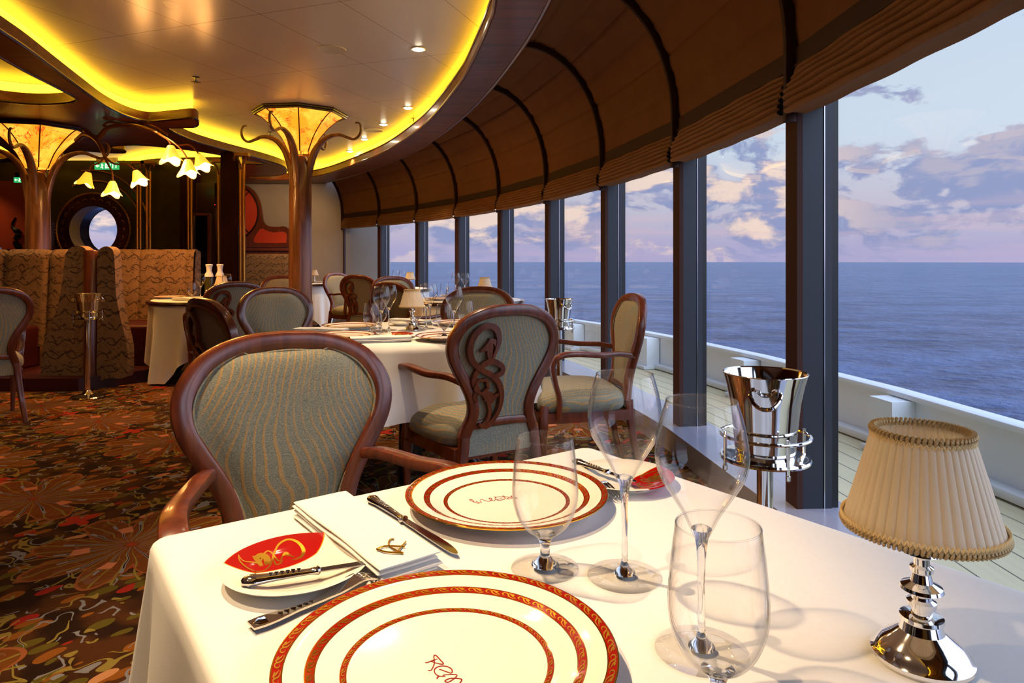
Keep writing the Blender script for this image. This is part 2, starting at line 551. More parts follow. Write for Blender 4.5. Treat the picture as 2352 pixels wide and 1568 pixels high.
class G:
    def __init__(self):
        self.v, self.f, self.mi = [], [], []
        self.uv = None

    def add(self, vs, fs, m=0):
        o = len(self.v)
        self.v += [tuple(q) for q in vs]
        self.f += [tuple(i + o for i in q) for q in fs]
        self.mi += [m] * len(fs)
        return self

    def box(self, c, s, rz=0.0, m=0):
        cx, cy, cz = c
        a, b, h = s[0] / 2, s[1] / 2, s[2] / 2
        vs = []
        for dz in (-h, h):
            for dx, dy in ((-a, -b), (a, -b), (a, b), (-a, b)):
                vs.append((cx + dx * cos(rz) - dy * sin(rz), cy + dx * sin(rz) + dy * cos(rz), cz + dz))
        return self.add(vs, [(3, 2, 1, 0), (4, 5, 6, 7), (0, 1, 5, 4), (1, 2, 6, 5), (2, 3, 7, 6), (3, 0, 4, 7)], m)

    def lathe(self, prof, n=32, c=(0, 0, 0), m=0, mod=None):
        vs, fs, rings = [], [], []
        for (r, z) in prof:
            if r < 1e-6:
                rings.append([len(vs)])
                vs.append((c[0], c[1], c[2] + z))
            else:
                ring = []
                for i in range(n):
                    a = 2 * pi * i / n
                    rr = r * (mod(a, z) if mod else 1)
                    ring.append(len(vs))
                    vs.append((c[0] + rr * cos(a), c[1] + rr * sin(a), c[2] + z))
                rings.append(ring)
        for A, B in zip(rings, rings[1:]):
            if len(A) == 1 and len(B) == 1:
                continue
            for i in range(n):
                j = (i + 1) % n
                if len(A) == 1:
                    fs.append((A[0], B[j], B[i]))
                elif len(B) == 1:
                    fs.append((A[i], A[j], B[0]))
                else:
                    fs.append((A[i], A[j], B[j], B[i]))
        return self.add(vs, fs, m)

    def sweep(self, path, sec, ref=(0, 0, 1), scale=None, cap=True, closed=False, m=0, refs=None):
        P = [Vector(p) for p in path]
        N = len(P)
        vs, fs = [], []
        k = len(sec)
        for i, p in enumerate(P):
            if closed:
                T = P[(i + 1) % N] - P[i - 1]
            else:
                T = P[min(i + 1, N - 1)] - P[max(i - 1, 0)]
            T = T.normalized()
            R = Vector(refs[i]) if refs else Vector(ref)
            A = T.cross(R)
            if A.length < 1e-4:
                A = T.cross(Vector((1, 0.01, 0)))
            A.normalize()
            B = A.cross(T)
            s = scale[i] if scale else 1.0
            sa, sb = (s if isinstance(s, tuple) else (s, s))
            for (a, b) in sec:
                vs.append(p + A * (a * sa) + B * (b * sb))
        for i in range(N if closed else N - 1):
            i2 = (i + 1) % N
            for j in range(k):
                j2 = (j + 1) % k
                fs.append((i * k + j, i * k + j2, i2 * k + j2, i2 * k + j))
        if cap and not closed:
            fs.append(tuple(reversed(range(k))))
            fs.append(tuple((N - 1) * k + j for j in range(k)))
        return self.add(vs, fs, m)

    def tube(self, path, r, n=8, closed=False, m=0, ref=(0, 0, 1)):
        if not isinstance(r, (list, tuple)):
            r = [r] * len(path)
        if len(r) != len(path):
            r = lerp_list(list(r), len(path))
        sec = [(cos(2 * pi * i / n), sin(2 * pi * i / n)) for i in range(n)]
        return self.sweep(path, sec, ref, scale=r, closed=closed, m=m)

    def prism(self, poly, h0, h1, fmap, holes=(), m=0, sides=True):
        loops = [list(poly)] + [list(h) for h in holes]
        flat = [p for L in loops for p in L]
        tris = tessellate_polygon([[Vector((p[0], p[1], 0)) for p in L] for L in loops])
        n = len(flat)
        vs = [fmap(p[0], p[1], h0) for p in flat] + [fmap(p[0], p[1], h1) for p in flat]
        fs = []
        for t in tris:
            fs.append(tuple(t))
            fs.append(tuple(i + n for i in reversed(t)))
        o = 0
        if sides:
            for L in loops:
                k = len(L)
                for i in range(k):
                    j = (i + 1) % k
                    fs.append((o + i, o + j, o + j + n, o + i + n))
                o += k
        return self.add(vs, fs, m)

    def ribbon(self, pts, widths, h0, h1, fmap, m=0):
        P = [Vector((p[0], p[1])) for p in pts]
        N = len(P)
        W = lerp_list(list(widths), N) if len(widths) != N else widths
        vs, fs = [], []
        for i, p in enumerate(P):
            T = (P[min(i + 1, N - 1)] - P[max(i - 1, 0)])
            if T.length < 1e-9:
                T = Vector((1, 0))
            T.normalize()
            nx, ny = -T.y, T.x
            w = W[i] / 2
            for (s, h) in ((1, h0), (1, h1), (-1, h1), (-1, h0)):
                vs.append(fmap(p.x + nx * w * s, p.y + ny * w * s, h))
        for i in range(N - 1):
            for j in range(4):
                j2 = (j + 1) % 4
                fs.append((i * 4 + j, i * 4 + j2, i * 4 + 4 + j2, i * 4 + 4 + j))
        fs += [(3, 2, 1, 0), tuple((N - 1) * 4 + j for j in range(4))]
        return self.add(vs, fs, m)

    def grid(self, fn, nu, nv, m=0, closeu=False):
        vs = [fn(i / nu, j / nv) for j in range(nv + 1) for i in range(nu + (0 if closeu else 1))]
        w = nu if closeu else nu + 1
        fs = []
        for j in range(nv):
            for i in range(nu):
                i2 = (i + 1) % w if closeu else i + 1
                fs.append((j * w + i, j * w + i2, (j + 1) * w + i2, (j + 1) * w + i))
        return self.add(vs, fs, m)

    def build(self, name, mats, parent=None, ang=38, fix=True):
        me = bpy.data.meshes.new(name)
        me.from_pydata(self.v, [], self.f)
        if isinstance(mats, str):
            mats = [mats]
        for q in mats:
            me.materials.append(MATS[q])
        for p, i in zip(me.polygons, self.mi):
            p.use_smooth = True
            p.material_index = i
        if fix:
            import bmesh
            bm = bmesh.new()
            bm.from_mesh(me)
            bmesh.ops.recalc_face_normals(bm, faces=bm.faces)
            bm.to_mesh(me)
            bm.free()
        me.update()
        me.set_sharp_from_angle(angle=radians(ang))
        if self.uv:
            ul = me.uv_layers.new(name='UVMap')
            for lp in me.loops:
                ul.data[lp.index].uv = self.uv[lp.vertex_index]
        o = bpy.data.objects.new(name, me)
        COL.objects.link(o)
        if parent:
            o.parent = parent
        return o


def tag(o, label=None, cat=None, group=None, kind=None):
    if label: o['label'] = label
    if cat: o['category'] = cat
    if group: o['group'] = group
    if kind: o['kind'] = kind
    return o


def thing(name, label, cat, loc=(0, 0, 0), rz=0.0, group=None, kind=None):
    o = bpy.data.objects.new(name, None)
    o.empty_display_size = .05
    COL.objects.link(o)
    o.location = loc
    o.rotation_euler = (0, 0, rz)
    return tag(o, label, cat, group, kind)


def copy_tree(o, parent=None):
    c = o.copy()
    COL.objects.link(c)
    c.parent = parent
    for ch in list(o.children):
        copy_tree(ch, c)
    return c


def dup(src, label, loc, rz=None, group=None):
    c = copy_tree(src)
    c.location = loc
    if rz is not None:
        c.rotation_euler = (0, 0, rz)
    c['label'] = label
    if group: c['group'] = group
    return c


class Kind:
    """one kind of thing: the first placing uses the built one, later ones copy it"""
    def __init__(self, root, group):
        self.r, self.used, self.g = root, False, group

    def put(self, label, loc, rz=0.0, group=None):
        g = group or self.g
        if not self.used:
            self.used = True
            self.r.location = loc
            self.r.rotation_euler = (0, 0, rz)
            self.r['label'] = label
            self.r['group'] = g
            return self.r
        return dup(self.r, label, loc, rz, g)


XY = lambda x, y, h: (x, y, h)

# ------------------------------------------------------------------ window wall geometry
H = .57
MU = {}
aa = lambda k: .10363 + .092477 * k - .0010941 * k * k
MU[0] = Vector((1.997 * H, 4.7824 * H))
SP = 2.3704 * H
for k in range(8):
    MU[k + 1] = MU[k] + SP * Vector((-sin(aa(k)), cos(aa(k))))
for k in range(0, -4, -1):
    MU[k - 1] = MU[k] - SP * Vector((-sin(aa(k - 1)), cos(aa(k - 1))))
K0, K1 = -4, 8


def wn(k):        # inward normal at mullion k
    a = aa(k - .5)
    return Vector((-cos(a), -sin(a)))


def wt_(k):
    a = aa(k - .5)
    return Vector((-sin(a), cos(a)))


ZR = EYE + .80      # spring line of the canopy
VA, VB = .67, .89
INSET = {3: .80, 4: .73, 5: .62, 6: .52, 7: .42, 8: .30}
RING_OUT = [MU[k] + wn(k) * INSET.get(k, .84) for k in range(K0, K1 + 1)]
ZS, ZC = EYE + 1.40, EYE + 1.60     # underside of wooden soffit, main ceiling
YEND = MU[8].y + .02

# ------------------------------------------------------------------ ceiling and soffit


def px2(lst, z=ZS):
    return [on(p[0], 2 * HY - p[1], 2 * EYE - z).to_2d() for p in lst]


def onc(px, py, z):    # a point on a horizontal plane above the eye
    Y = (z - EYE) * F / (HY - py)
    return Vector(((px - CX) / F * Y, Y, z))


def loop_px(lst):
    return [onc(p[0], p[1], ZS).to_2d() for p in lst]


m_ring = cr([Vector((-.02, -1.6)), Vector((-.02, 1.2)), Vector((-.03, 2.4))] + loop_px(
    [(1137, 0), (1124, 50), (1100, 108), (1071, 167), (1045, 205), (1010, 249), (966, 293), (895, 342), (837, 368), (763, 395), (713, 406), (650, 412), (585, 410)]), 5)
m_loop = cr(loop_px([(566, 405), (600, 404.5), (636, 403), (655, 398), (658, 390), (645, 380), (600, 366), (520, 346), (450, 326), (404, 307), (386, 297)]), 5)
m_tong = cr(loop_px([(392, 293.5), (420, 293), (446, 292), (456, 283), (444, 272), (400, 275), (340, 279), (290, 267), (240, 243), (190, 208), (130, 164), (60, 112), (0, 72), (-120, -10)]), 5)
main_open = m_ring + m_loop + m_tong + [Vector((-3.3, 1.6)), Vector((-3.3, -1.6))]
open_left = cr(loop_px([(-260, 0), (-120, 60), (0, 131), (60, 165), (120, 196), (168, 221), (176, 231), (150, 237), (100, 240), (40, 237), (-40, 226), (-200, 190), (-330, 90)]), 5, True)
open_mid = cr(loop_px([(606, 377), (600, 373), (540, 362), (460, 348), (390, 339), (320, 333), (262, 335), (256, 342), (284, 346), (284, 351), (240, 350), (180, 347), (110, 362), (40, 376), (10, 383),
                       (60, 394), (130, 403), (200, 404), (262, 399), (300, 388), (350, 380), (420, 377), (500, 376), (570, 378)]), 5, True)
open_far = cr(loop_px([(26, 352), (18, 344), (-10, 330), (-80, 320), (-120, 335), (-60, 360), (0, 366), (20, 362)]), 5, True)

outer = [p.copy() for p in RING_OUT] + [Vector((RING_OUT[-1].x - .1, YEND)), Vector((-9.5, YEND)), Vector((-9.5, -1.9)), Vector((RING_OUT[0].x, -1.9))]
g = G()
g.prism(outer, ZS, ZS + .1, XY, holes=[main_open, open_left, open_mid, open_far])
sof = tag(g.build('ceiling', 'soffit_wood'), kind='structure', label='dark wood soffit with curving openings under the panelled ceiling', cat='ceiling')
sof.name = 'ceiling_soffit'
g = G()
g.prism(outer, ZC, ZC + .02, XY)
tag(g.build('ceiling', 'ceiling_lacquer'), kind='structure', label='glossy beige panelled ceiling above the wooden soffit', cat='ceiling')
# outer fascia of the ring, up to the canopy
g = G()
ro = cr([(p.x, p.y, 0) for p in RING_OUT], 6)
vs = []
for p in ro:
    vs += [(p.x, p.y, ZS), (p.x, p.y, ZS + .42)]
g.add(vs, [(2 * i, 2 * i + 2, 2 * i + 3, 2 * i + 1) for i in range(len(ro) - 1)])
g.tube([(p.x, p.y, ZS + .005) for p in ro], .017, 8)
g.tube([(p.x - .0, p.y, ZS + .05) for p in ro], .010, 6)
tag(g.build('trim_1', 'mahogany'), kind='structure')
g = G()
mr = [(p.x, p.y, ZS + .0) for p in m_ring]
g.tube(mr, .014, 8)
g.tube([(p.x, p.y, ZS + .1) for p in m_ring], .010, 6)
tag(g.build('trim_2', 'mahogany'), kind='structure')
g = G()
for L in (m_loop, m_tong):
    g.tube([(p.x, p.y, ZS + .005) for p in L], .014, 6)
for L in (open_left, open_mid, open_far):
    g.tube([(p.x, p.y, ZS + .005) for p in L], .014, 6, closed=True)
tag(g.build('trim_3', 'dark_wood'), kind='structure')


def cove(loop, closed, label, off=.06, flip=1):
    N = len(loop)
    vs = []
    for i in range(N):
        a, b = (loop[i - 1], loop[(i + 1) % N]) if closed else (loop[max(i - 1, 0)], loop[min(i + 1, N - 1)])
        T = (b - a).normalized()
        nrm = Vector((T.y, -T.x)) * off * flip
        p = loop[i] + nrm
        q = loop[i] + nrm * .8
        vs += [(q.x, q.y, ZS + .102), (p.x, p.y, ZC - .004)]
    fs = [(2 * i, 2 * ((i + 1) % N), 2 * ((i + 1) % N) + 1, 2 * i + 1) for i in range(N if closed else N - 1)]
    gg = G()
    gg.add(vs, fs)
    return tag(gg.build('cove_light', 'cove_led', fix=False), label, 'cove light', 'yellow cove lights around the ceiling openings')


def area_sign(L):
    return sum(L[i].x * L[(i + 1) % len(L)].y - L[(i + 1) % len(L)].x * L[i].y for i in range(len(L)))


sg = 1 if area_sign(main_open) > 0 else -1
cove(m_ring, False, 'yellow cove light following the big curved ring of the main ceiling, on the window side', flip=sg)
cove(m_loop[4:], False, 'yellow cove light along the pointed wooden loop beside the nearer bronze column', flip=sg)
cove(m_tong[5:], False, 'yellow cove light along the wooden tongue at the upper left of the main ceiling', flip=sg)
for L, lb in ((open_left, 'yellow cove light in the pointed ceiling opening at the far left edge'),
              (open_mid, 'yellow cove light in the long wavy opening above the exit sign'),
              (open_far, 'small yellow cove light in the opening behind the left bronze column')):
    cove(L, True, lb, flip=1 if area_sign(L) > 0 else -1)

# ------------------------------------------------------------------ canopy, ribs, rails, mullions, panes, blinds


def cpt(k, t, inset=0.0):
    """point on the canopy profile at (possibly fractional) mullion k, t in 0..1, and beyond 1 flat towards the ring"""
    k0 = int(math.floor(k))
    f = k - k0
    if f < 1e-6:
        b, n = MU[k0], wn(k0)
    else:
        b = MU[k0].lerp(MU[k0 + 1], f)
        n = (wn(k0).lerp(wn(k0 + 1), f)).normalized()
    if t <= 1:
        a = t * pi / 2
        d = VA * (1 - cos(a)) + inset * cos(a)
        z = ZR + VB * sin(a) - inset * sin(a)
    else:
        d = VA + (t - 1) * .9
        z = ZR + VB - inset
    p = b + n * d
    return Vector((p.x, p.y, z))


wi = 0
for k in range(K0, K1):
    wi += 1
    root = thing('window_%d' % wi, None, None, (0, 0, 0), kind='structure')
    a, b = MU[k], MU[k + 1]
    T = (b - a).normalized()
    N_ = Vector((-T.y, T.x))           # inward (towards -x)
    out = -N_
    zb, zt = .13, EYE + H + .05
    gg = G()
    p0, p1 = a + out * .10, b + out * .10
    c = (p0 + p1) / 2
    rz = atan2(T.y, T.x)
    gg.box((c.x, c.y, (zb + zt) / 2), ((p1 - p0).length, .008, zt - zb), rz)
    gg.build('glass_pane', 'pane_glass', root)
    gg = G()
    gg.box((c.x, c.y, (zt + ZR + .06) / 2), ((p1 - p0).length + .02, .03, ZR + .06 - zt), rz)
    gg.build('header', 'mullion_black', root)
    # mullion at k+1 side
    for kk in ([k] if k > K0 else [k]) + ([K1] if k == K1 - 1 else []):
        m0 = MU[kk]
        t_, n_ = wt_(kk), wn(kk)
        rzm = atan2(t_.y, t_.x)
        gg = G()
        cc = m0 - n_ * .012 + t_ * .05
        gg.box((cc.x, cc.y, (zb + ZR + .05) / 2), (.10, .024, ZR + .05 - zb), rzm, 0)
        cc = m0 - n_ * .085 + t_ * .05
        gg.box((cc.x, cc.y, (zb + ZR) / 2), (.096, .12, ZR - zb), rzm, 1)
        cc = m0 - n_ * .16 + t_ * .05
        gg.box((cc.x, cc.y, (zb + ZR) / 2), (.08, .03, ZR - zb), rzm, 2)
        cc = m0 - n_ * .112 + t_ * -.001
        gg.box((cc.x, cc.y, (zb + ZR) / 2), (.004, .004, ZR - zb), rzm, 3)
        gg.build('mullion', ['mullion_cap', 'mullion_grey', 'mullion_black', 'steel_dark'], root)
    # rail
    gg = G()
    r0, r1 = a + N_ * .0, b + N_ * .0
    c = (r0 + r1) / 2 + out * .01
    gg.box((c.x, c.y, ZR + .0), ((r1 - r0).length, .05, .085), rz)
    gg.box((c.x + N_.x * .02, c.y + N_.y * .02, ZR - .035), ((r1 - r0).length, .03, .012), rz)
    gg.build('rail', 'rib_wood', root)

# canopy fabric between the ribs
for i, k in enumerate(range(K0, K1)):
    def fn(u, v, k=k):
        t = v * 1.35
        s = (t * 6.5) % 1.0
        gro = .010 * math.exp(-(min(s, 1 - s) / .05) ** 2) if t < 1.02 else 0
        bil = .018 * (1 - (2 * u - 1) ** 2)
        edge = .03 * max(0, 1 - u * 18) + .03 * max(0, 1 - (1 - u) * 18)
        edge *= (.8 + .3 * sin(v * 90 + k))
        return cpt(k + u, t, .015 - gro * 1.2 - bil * .3 - edge * .6)
    gg = G()
    gg.grid(fn, 24, 110)
    tag(gg.build('ceiling_panel', 'canopy_fabric', fix=False, ang=60), kind='structure')
# unseen shell behind the fabric, added to block sky leaking through the gaps
g = G()
g.grid(lambda u, v: cpt(min(K0 + u * (K1 - K0), K1 - 1e-4) if u < 1 else K1, v * 1.35, -.06), 72, 40)
for k in (K1,):
    pass
tag(g.build('ceiling_shell', 'mullion_black', fix=False), kind='structure')
# ribs
for k in range(K0, K1 + 1):
    n = wn(k)
    path = [cpt(k, -.02)] + [cpt(k, i / 22) for i in range(23)] + [cpt(k, 1.1), cpt(k, 1.3)]
    path = [p + Vector((n.x, n.y, 0)) * .03 * (1 - min(1, max(0, (p.z - ZR) / VB))) - Vector((0, 0, 1)) * .035 * min(1, max(0, (p.z - ZR) / VB)) for p in path]
    path[0].z = ZR - .25
    path.insert(1, Vector((path[1].x, path[1].y, ZR - .08)))
    gg = G()
    t3 = wt_(k)
    gg.sweep(path, rrect(.045, .03, .006, 2), refs=[(t3.x, t3.y, 0)] * len(path), scale=None)
    o = tag(gg.build('trim_%d' % (k + 20), 'rib_wood'), kind='structure')

# roman blinds gathered under the rail
lbl_b = {-4: 'gathered brown roman blind on the window bay farthest behind the camera',
         0: 'gathered brown roman blind on the second bay, right of the goblet rims',
         }
names_b = ['right of the nearest dark mullion, cut by the right edge', 'between the two nearest mullions', 'above the side-on armchair by the window',
           'third bay beyond the nearest mullion', 'fourth bay beyond the nearest mullion', 'fifth bay beyond the nearest mullion',
           'next to last bay before the grey end wall', 'last bay before the grey end wall', 'eighth bay beyond the nearest mullion']
for k in range(-1, K1):
    def fb(u, v, k=k):
        z0, z1 = ZR - .04, EYE + H
        z = z0 + (z1 - z0) * v
        kk = k + u * .97 + .025
        k0 = int(math.floor(kk))
        f = kk - k0
        b = MU[k0].lerp(MU[k0 + 1], f)
        n = wn(k0).lerp(wn(k0 + 1), f).normalized()
        sag = .012 * sin(pi * u) * v
        fold = abs(sin(v * pi * 7.0))
        d = .02 + .05 * sin(min(1, v * 1.25) * pi * .55) + .014 * fold + .004 * sin(u * 23 + v * 9 + k)
        e = max(0, 1 - u * 14) + max(0, 1 - (1 - u) * 14)
        d -= .02 * e
        p = b + n * d
        return Vector((p.x, p.y, z + .012 * e * v - sag * .4))
    def fback(u, v, k=k):
        p = fb(u, 1.0)
        b = fb(u, 0.0)
        q = p.lerp(Vector((b.x, b.y, p.z)), v)
        n = wn(max(k, K0))
        return Vector((q.x - n.x * .03 * v, q.y - n.y * .03 * v, p.z + .006 * sin(pi * v)))
    gg = G()
    gg.grid(fb, 26, 84)
    gg.grid(fback, 26, 3)
    tag(gg.build('roman_blind', 'blind_fabric', fix=False, ang=80), 'gathered brown roman blind, ' + names_b[k + 1], 'blind', 'roman blinds gathered along the window wall')

# sill
g = G()
for k in range(K0, K1):
    a, b = MU[k], MU[k + 1]
    na, nb = wn(k), wn(k + 1)
    q = [a + na * .08, b + nb * .08, b - nb * .22, a - na * .22]
    g.prism([(p.x, p.y) for p in q], -.06, .13, XY)
tag(g.build('trim_40', 'sill_paint'), kind='structure', label='low glossy sill under the windows', cat='sill')

# ------------------------------------------------------------------ outside: deck, bulwark, sea
g = G()
uv = []
NV = 10
ks = [K0 + i / 4 for i in range((K1 - K0) * 4 + 1)]


def offk(k, d):
    k0 = min(int(math.floor(k)), K1 - 1)
    f = k - k0
    b = MU[k0].lerp(MU[k0 + 1], f)
    n = wn(k0).lerp(wn(k0 + 1), f).normalized()
    return b - n * d


vs = []
s = 0
for i, k in enumerate(ks):
    if i: s += SP / 4
    for j in range(NV + 1):
        d = .12 + (1.36 - .12) * j / NV
        p = offk(k, d)
        vs.append((p.x, p.y, -.04))
        uv.append((d, s))
fs = [(i * (NV + 1) + j, i * (NV + 1) + j + 1, (i + 1) * (NV + 1) + j + 1, (i + 1) * (NV + 1) + j) for i in range(len(ks) - 1) for j in range(NV)]
g.add(vs, fs)
g.uv = uv
tag(g.build('floor_deck', 'deck_boards', fix=False), kind='structure', label='pale planked walkway outside the windows', cat='deck')
bw = thing('bulwark', 'low white bulwark curving along the outer deck outside the windows', 'bulwark')
g = G()
path = [offk(k, 1.40) for k in ks]
g.sweep([(p.x, p.y, .10) for p in path], [(-.03, -.16), (.03, -.16), (.03, .2), (-.03, .2)], ref=(0, 0, 1))
g.sweep([(p.x, p.y, .31) for p in path], rrect(.12, .035, .01, 2), ref=(0, 0, 1))
path2 = [offk(k, 1.34) for k in ks]
g.sweep([(p.x, p.y, -.01) for p in path2], rrect(.10, .05, .01, 2), ref=(0, 0, 1))
g.build('panel', 'bulwark_white', bw)
for k in [-2.55, -1.4, -.25, .9, 2.05, 3.2, 4.35, 5.5, 6.65]:
    p = offk(k, 1.29)
    n = wn(int(round(k)))
    gg = G()
    gg.box((p.x, p.y, .125), (.15, .20, .33), atan2(n.y, n.x))
    gg.box((p.x + n.x * .03, p.y + n.y * .03, -.02), (.18, .24, .03), atan2(n.y, n.x))
    gg.build('bracket', 'bulwark_white', bw)
g = G()
def seafn(u, v):
    r = 8.0 * (10400.0 / 8.0) ** v
    a = 2 * pi * u
    return (r * cos(a), r * sin(a), -29.0)
g.grid(seafn, 96, 30, closeu=True)
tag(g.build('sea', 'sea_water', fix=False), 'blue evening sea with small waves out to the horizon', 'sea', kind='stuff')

# ------------------------------------------------------------------ floor and walls
g = G()
fp = [MU[k] - wn(k) * .0 for k in range(K0, K1 + 1)]
poly = [(p.x, p.y) for p in fp] + [(-5.1, YEND), (-5.1, 9.7), (-9.5, 9.7), (-9.5, -2.4), (MU[K0].x, -2.4)]
g.prism(poly, -.06, 0, XY)
tag(g.build('floor', 'carpet'), kind='structure', label='brown patterned carpet with rosettes', cat='carpet')
g = G()
g.box((-3.7, YEND + .06, 1.5), (2.9, .1, 3.2))
tag(g.build('wall_end', 'wall_fabric'), kind='structure')
g = G()
# little gable that closes the canopy end
prof = [cpt(8, i / 14) for i in range(15)]
e8 = MU[8]
pts = [(p.x, p.z) for p in prof] + [(-3.95, ZR + VB), (-3.95, 0), (e8.x, 0)]
g.prism(pts, YEND, YEND + .1, lambda x, z, h: (x, h, z))
tag(g.build('wall_gable', 'wall_fabric'), kind='structure')
g = G()
g.box((-4.2, -2.45, 1.45), (11.0, .1, 3.0))
g.box((-9.55, 3.65, 1.45), (.1, 12.2, 3.0))
tag(g.build('wall_near', 'dark_wood'), kind='structure')

# ------------------------------------------------------------------ lights of the room, with added fill
WARM = (1.0, .66, .30)


def spot(name, loc, energy, size=70, blend=.6, tgt=None, color=WARM, rad=.02):
    l = bpy.data.lights.new(name, 'SPOT')
    l.energy = energy
    l.color = color
    l.spot_size = radians(size)
    l.spot_blend = blend
    l.shadow_soft_size = rad
    o = bpy.data.objects.new(name, l)
    COL.objects.link(o)
    o.location = loc
    d = (Vector(tgt) - Vector(loc)) if tgt else Vector((0, 0, -1))
    o.rotation_euler = d.to_track_quat('-Z', 'Y').to_euler()
    return o


g0 = thing('downlight', 'x', 'downlight')
g = G()
g.lathe([(.038, -.004), (.052, -.006), (.056, 0), (.0, 0)], 24)
g.build('ring', 'white_trim', g0)
g = G()
g.lathe([(0, -.016), (.022, -.014), (.038, -.007), (.038, -.002)], 20)
g.build('lens', 'downlight_lens', g0)
DL = Kind(g0, 'recessed ceiling downlights')
dl_lab = {(961, 112): 'nearest and largest of the recessed downlights in the beige ceiling',
          (937, 247): 'recessed downlight beside the sprinkler near the cove ring',
          (881, 285): 'recessed downlight just right of the small round ceiling speaker',
          (837, 319): 'recessed downlight just below the small round ceiling speaker',
          (804, 347): 'recessed downlight between the column and the cove ring, lower of the curving row',
          (728, 388): 'recessed downlight just right of the tall bronze column shaft',
          (664, 392): 'farthest recessed downlight, just left of the tall bronze column shaft'}
for (px_, py_), lb in dl_lab.items():
    p = onc(px_, py_, ZC)
    DL.put(lb, (p.x, p.y, ZC - .001))
    spot('downlight_or_fill', (p.x, p.y, ZC - .03), 60, 85, .7)
# lamps of the same row that hang above the frame
for (x_, y_, e_, s_) in ((-.85, 1.35, 165, 62), (-.55, 2.55, 90, 66), (-.95, .35, 90, 66), (-.5, 3.55, 90, 66)):
    DL.put('recessed downlight of the same row above the nearest tables', (x_, y_, ZC - .001))
    spot('downlight_or_fill', (x_, y_, ZC - .03), e_, s_, .45, tgt=(x_ + .28, y_ - .05, .75), rad=.025, color=(1.0, .71, .41))
spot('downlight_or_fill', (-3.45, 10.7, ZS - .02), 62, 85, .8, tgt=(-4.3, 12.4, 1.5), color=(1, .6, .3))  # added wall wash without a fixture, brightens the end wall and red panels
for (x_, y_) in ((-2.9, 4.2), (-4.4, 5.2), (-3.3, 6.2), (-5.2, 6.6), (-2.6, 9.3), (-1.5, 9.0), (-3.9, 11.5), (-3.0, 11.0), (-4.8, 3.0), (-3.5, 1.8)):
    spot('downlight_or_fill', (x_, y_, ZS - .02), 38, 100, .8, color=(1.0, .58, .22))  # warm fill spots added under the soffit, without fixtures


# ------------------------------------------------------------------ armchair
def dxf(xc): return xc
CS = .000709


def cz(cx_, cy_):      # tracing of the carved back (chair drawn from behind, x to the right as the viewer sees it)
    return ((cx_ - 1935) * CS, .927 - (cy_ - 380) * CS)


def back_y(x, z):      # the backrest leans back and wraps slightly round the sitter
    return -.235 - (z - .42) * .17 + .42 * x * x


HALF = [(.925, 0.0), (.921, .075), (.905, .14), (.875, .193), (.83, .226), (.785, .237), (.735, .228), (.68, .20), (.63, .170), (.58, .145), (.53, .131), (.485, .134), (.445, .15), (.40, .163)]


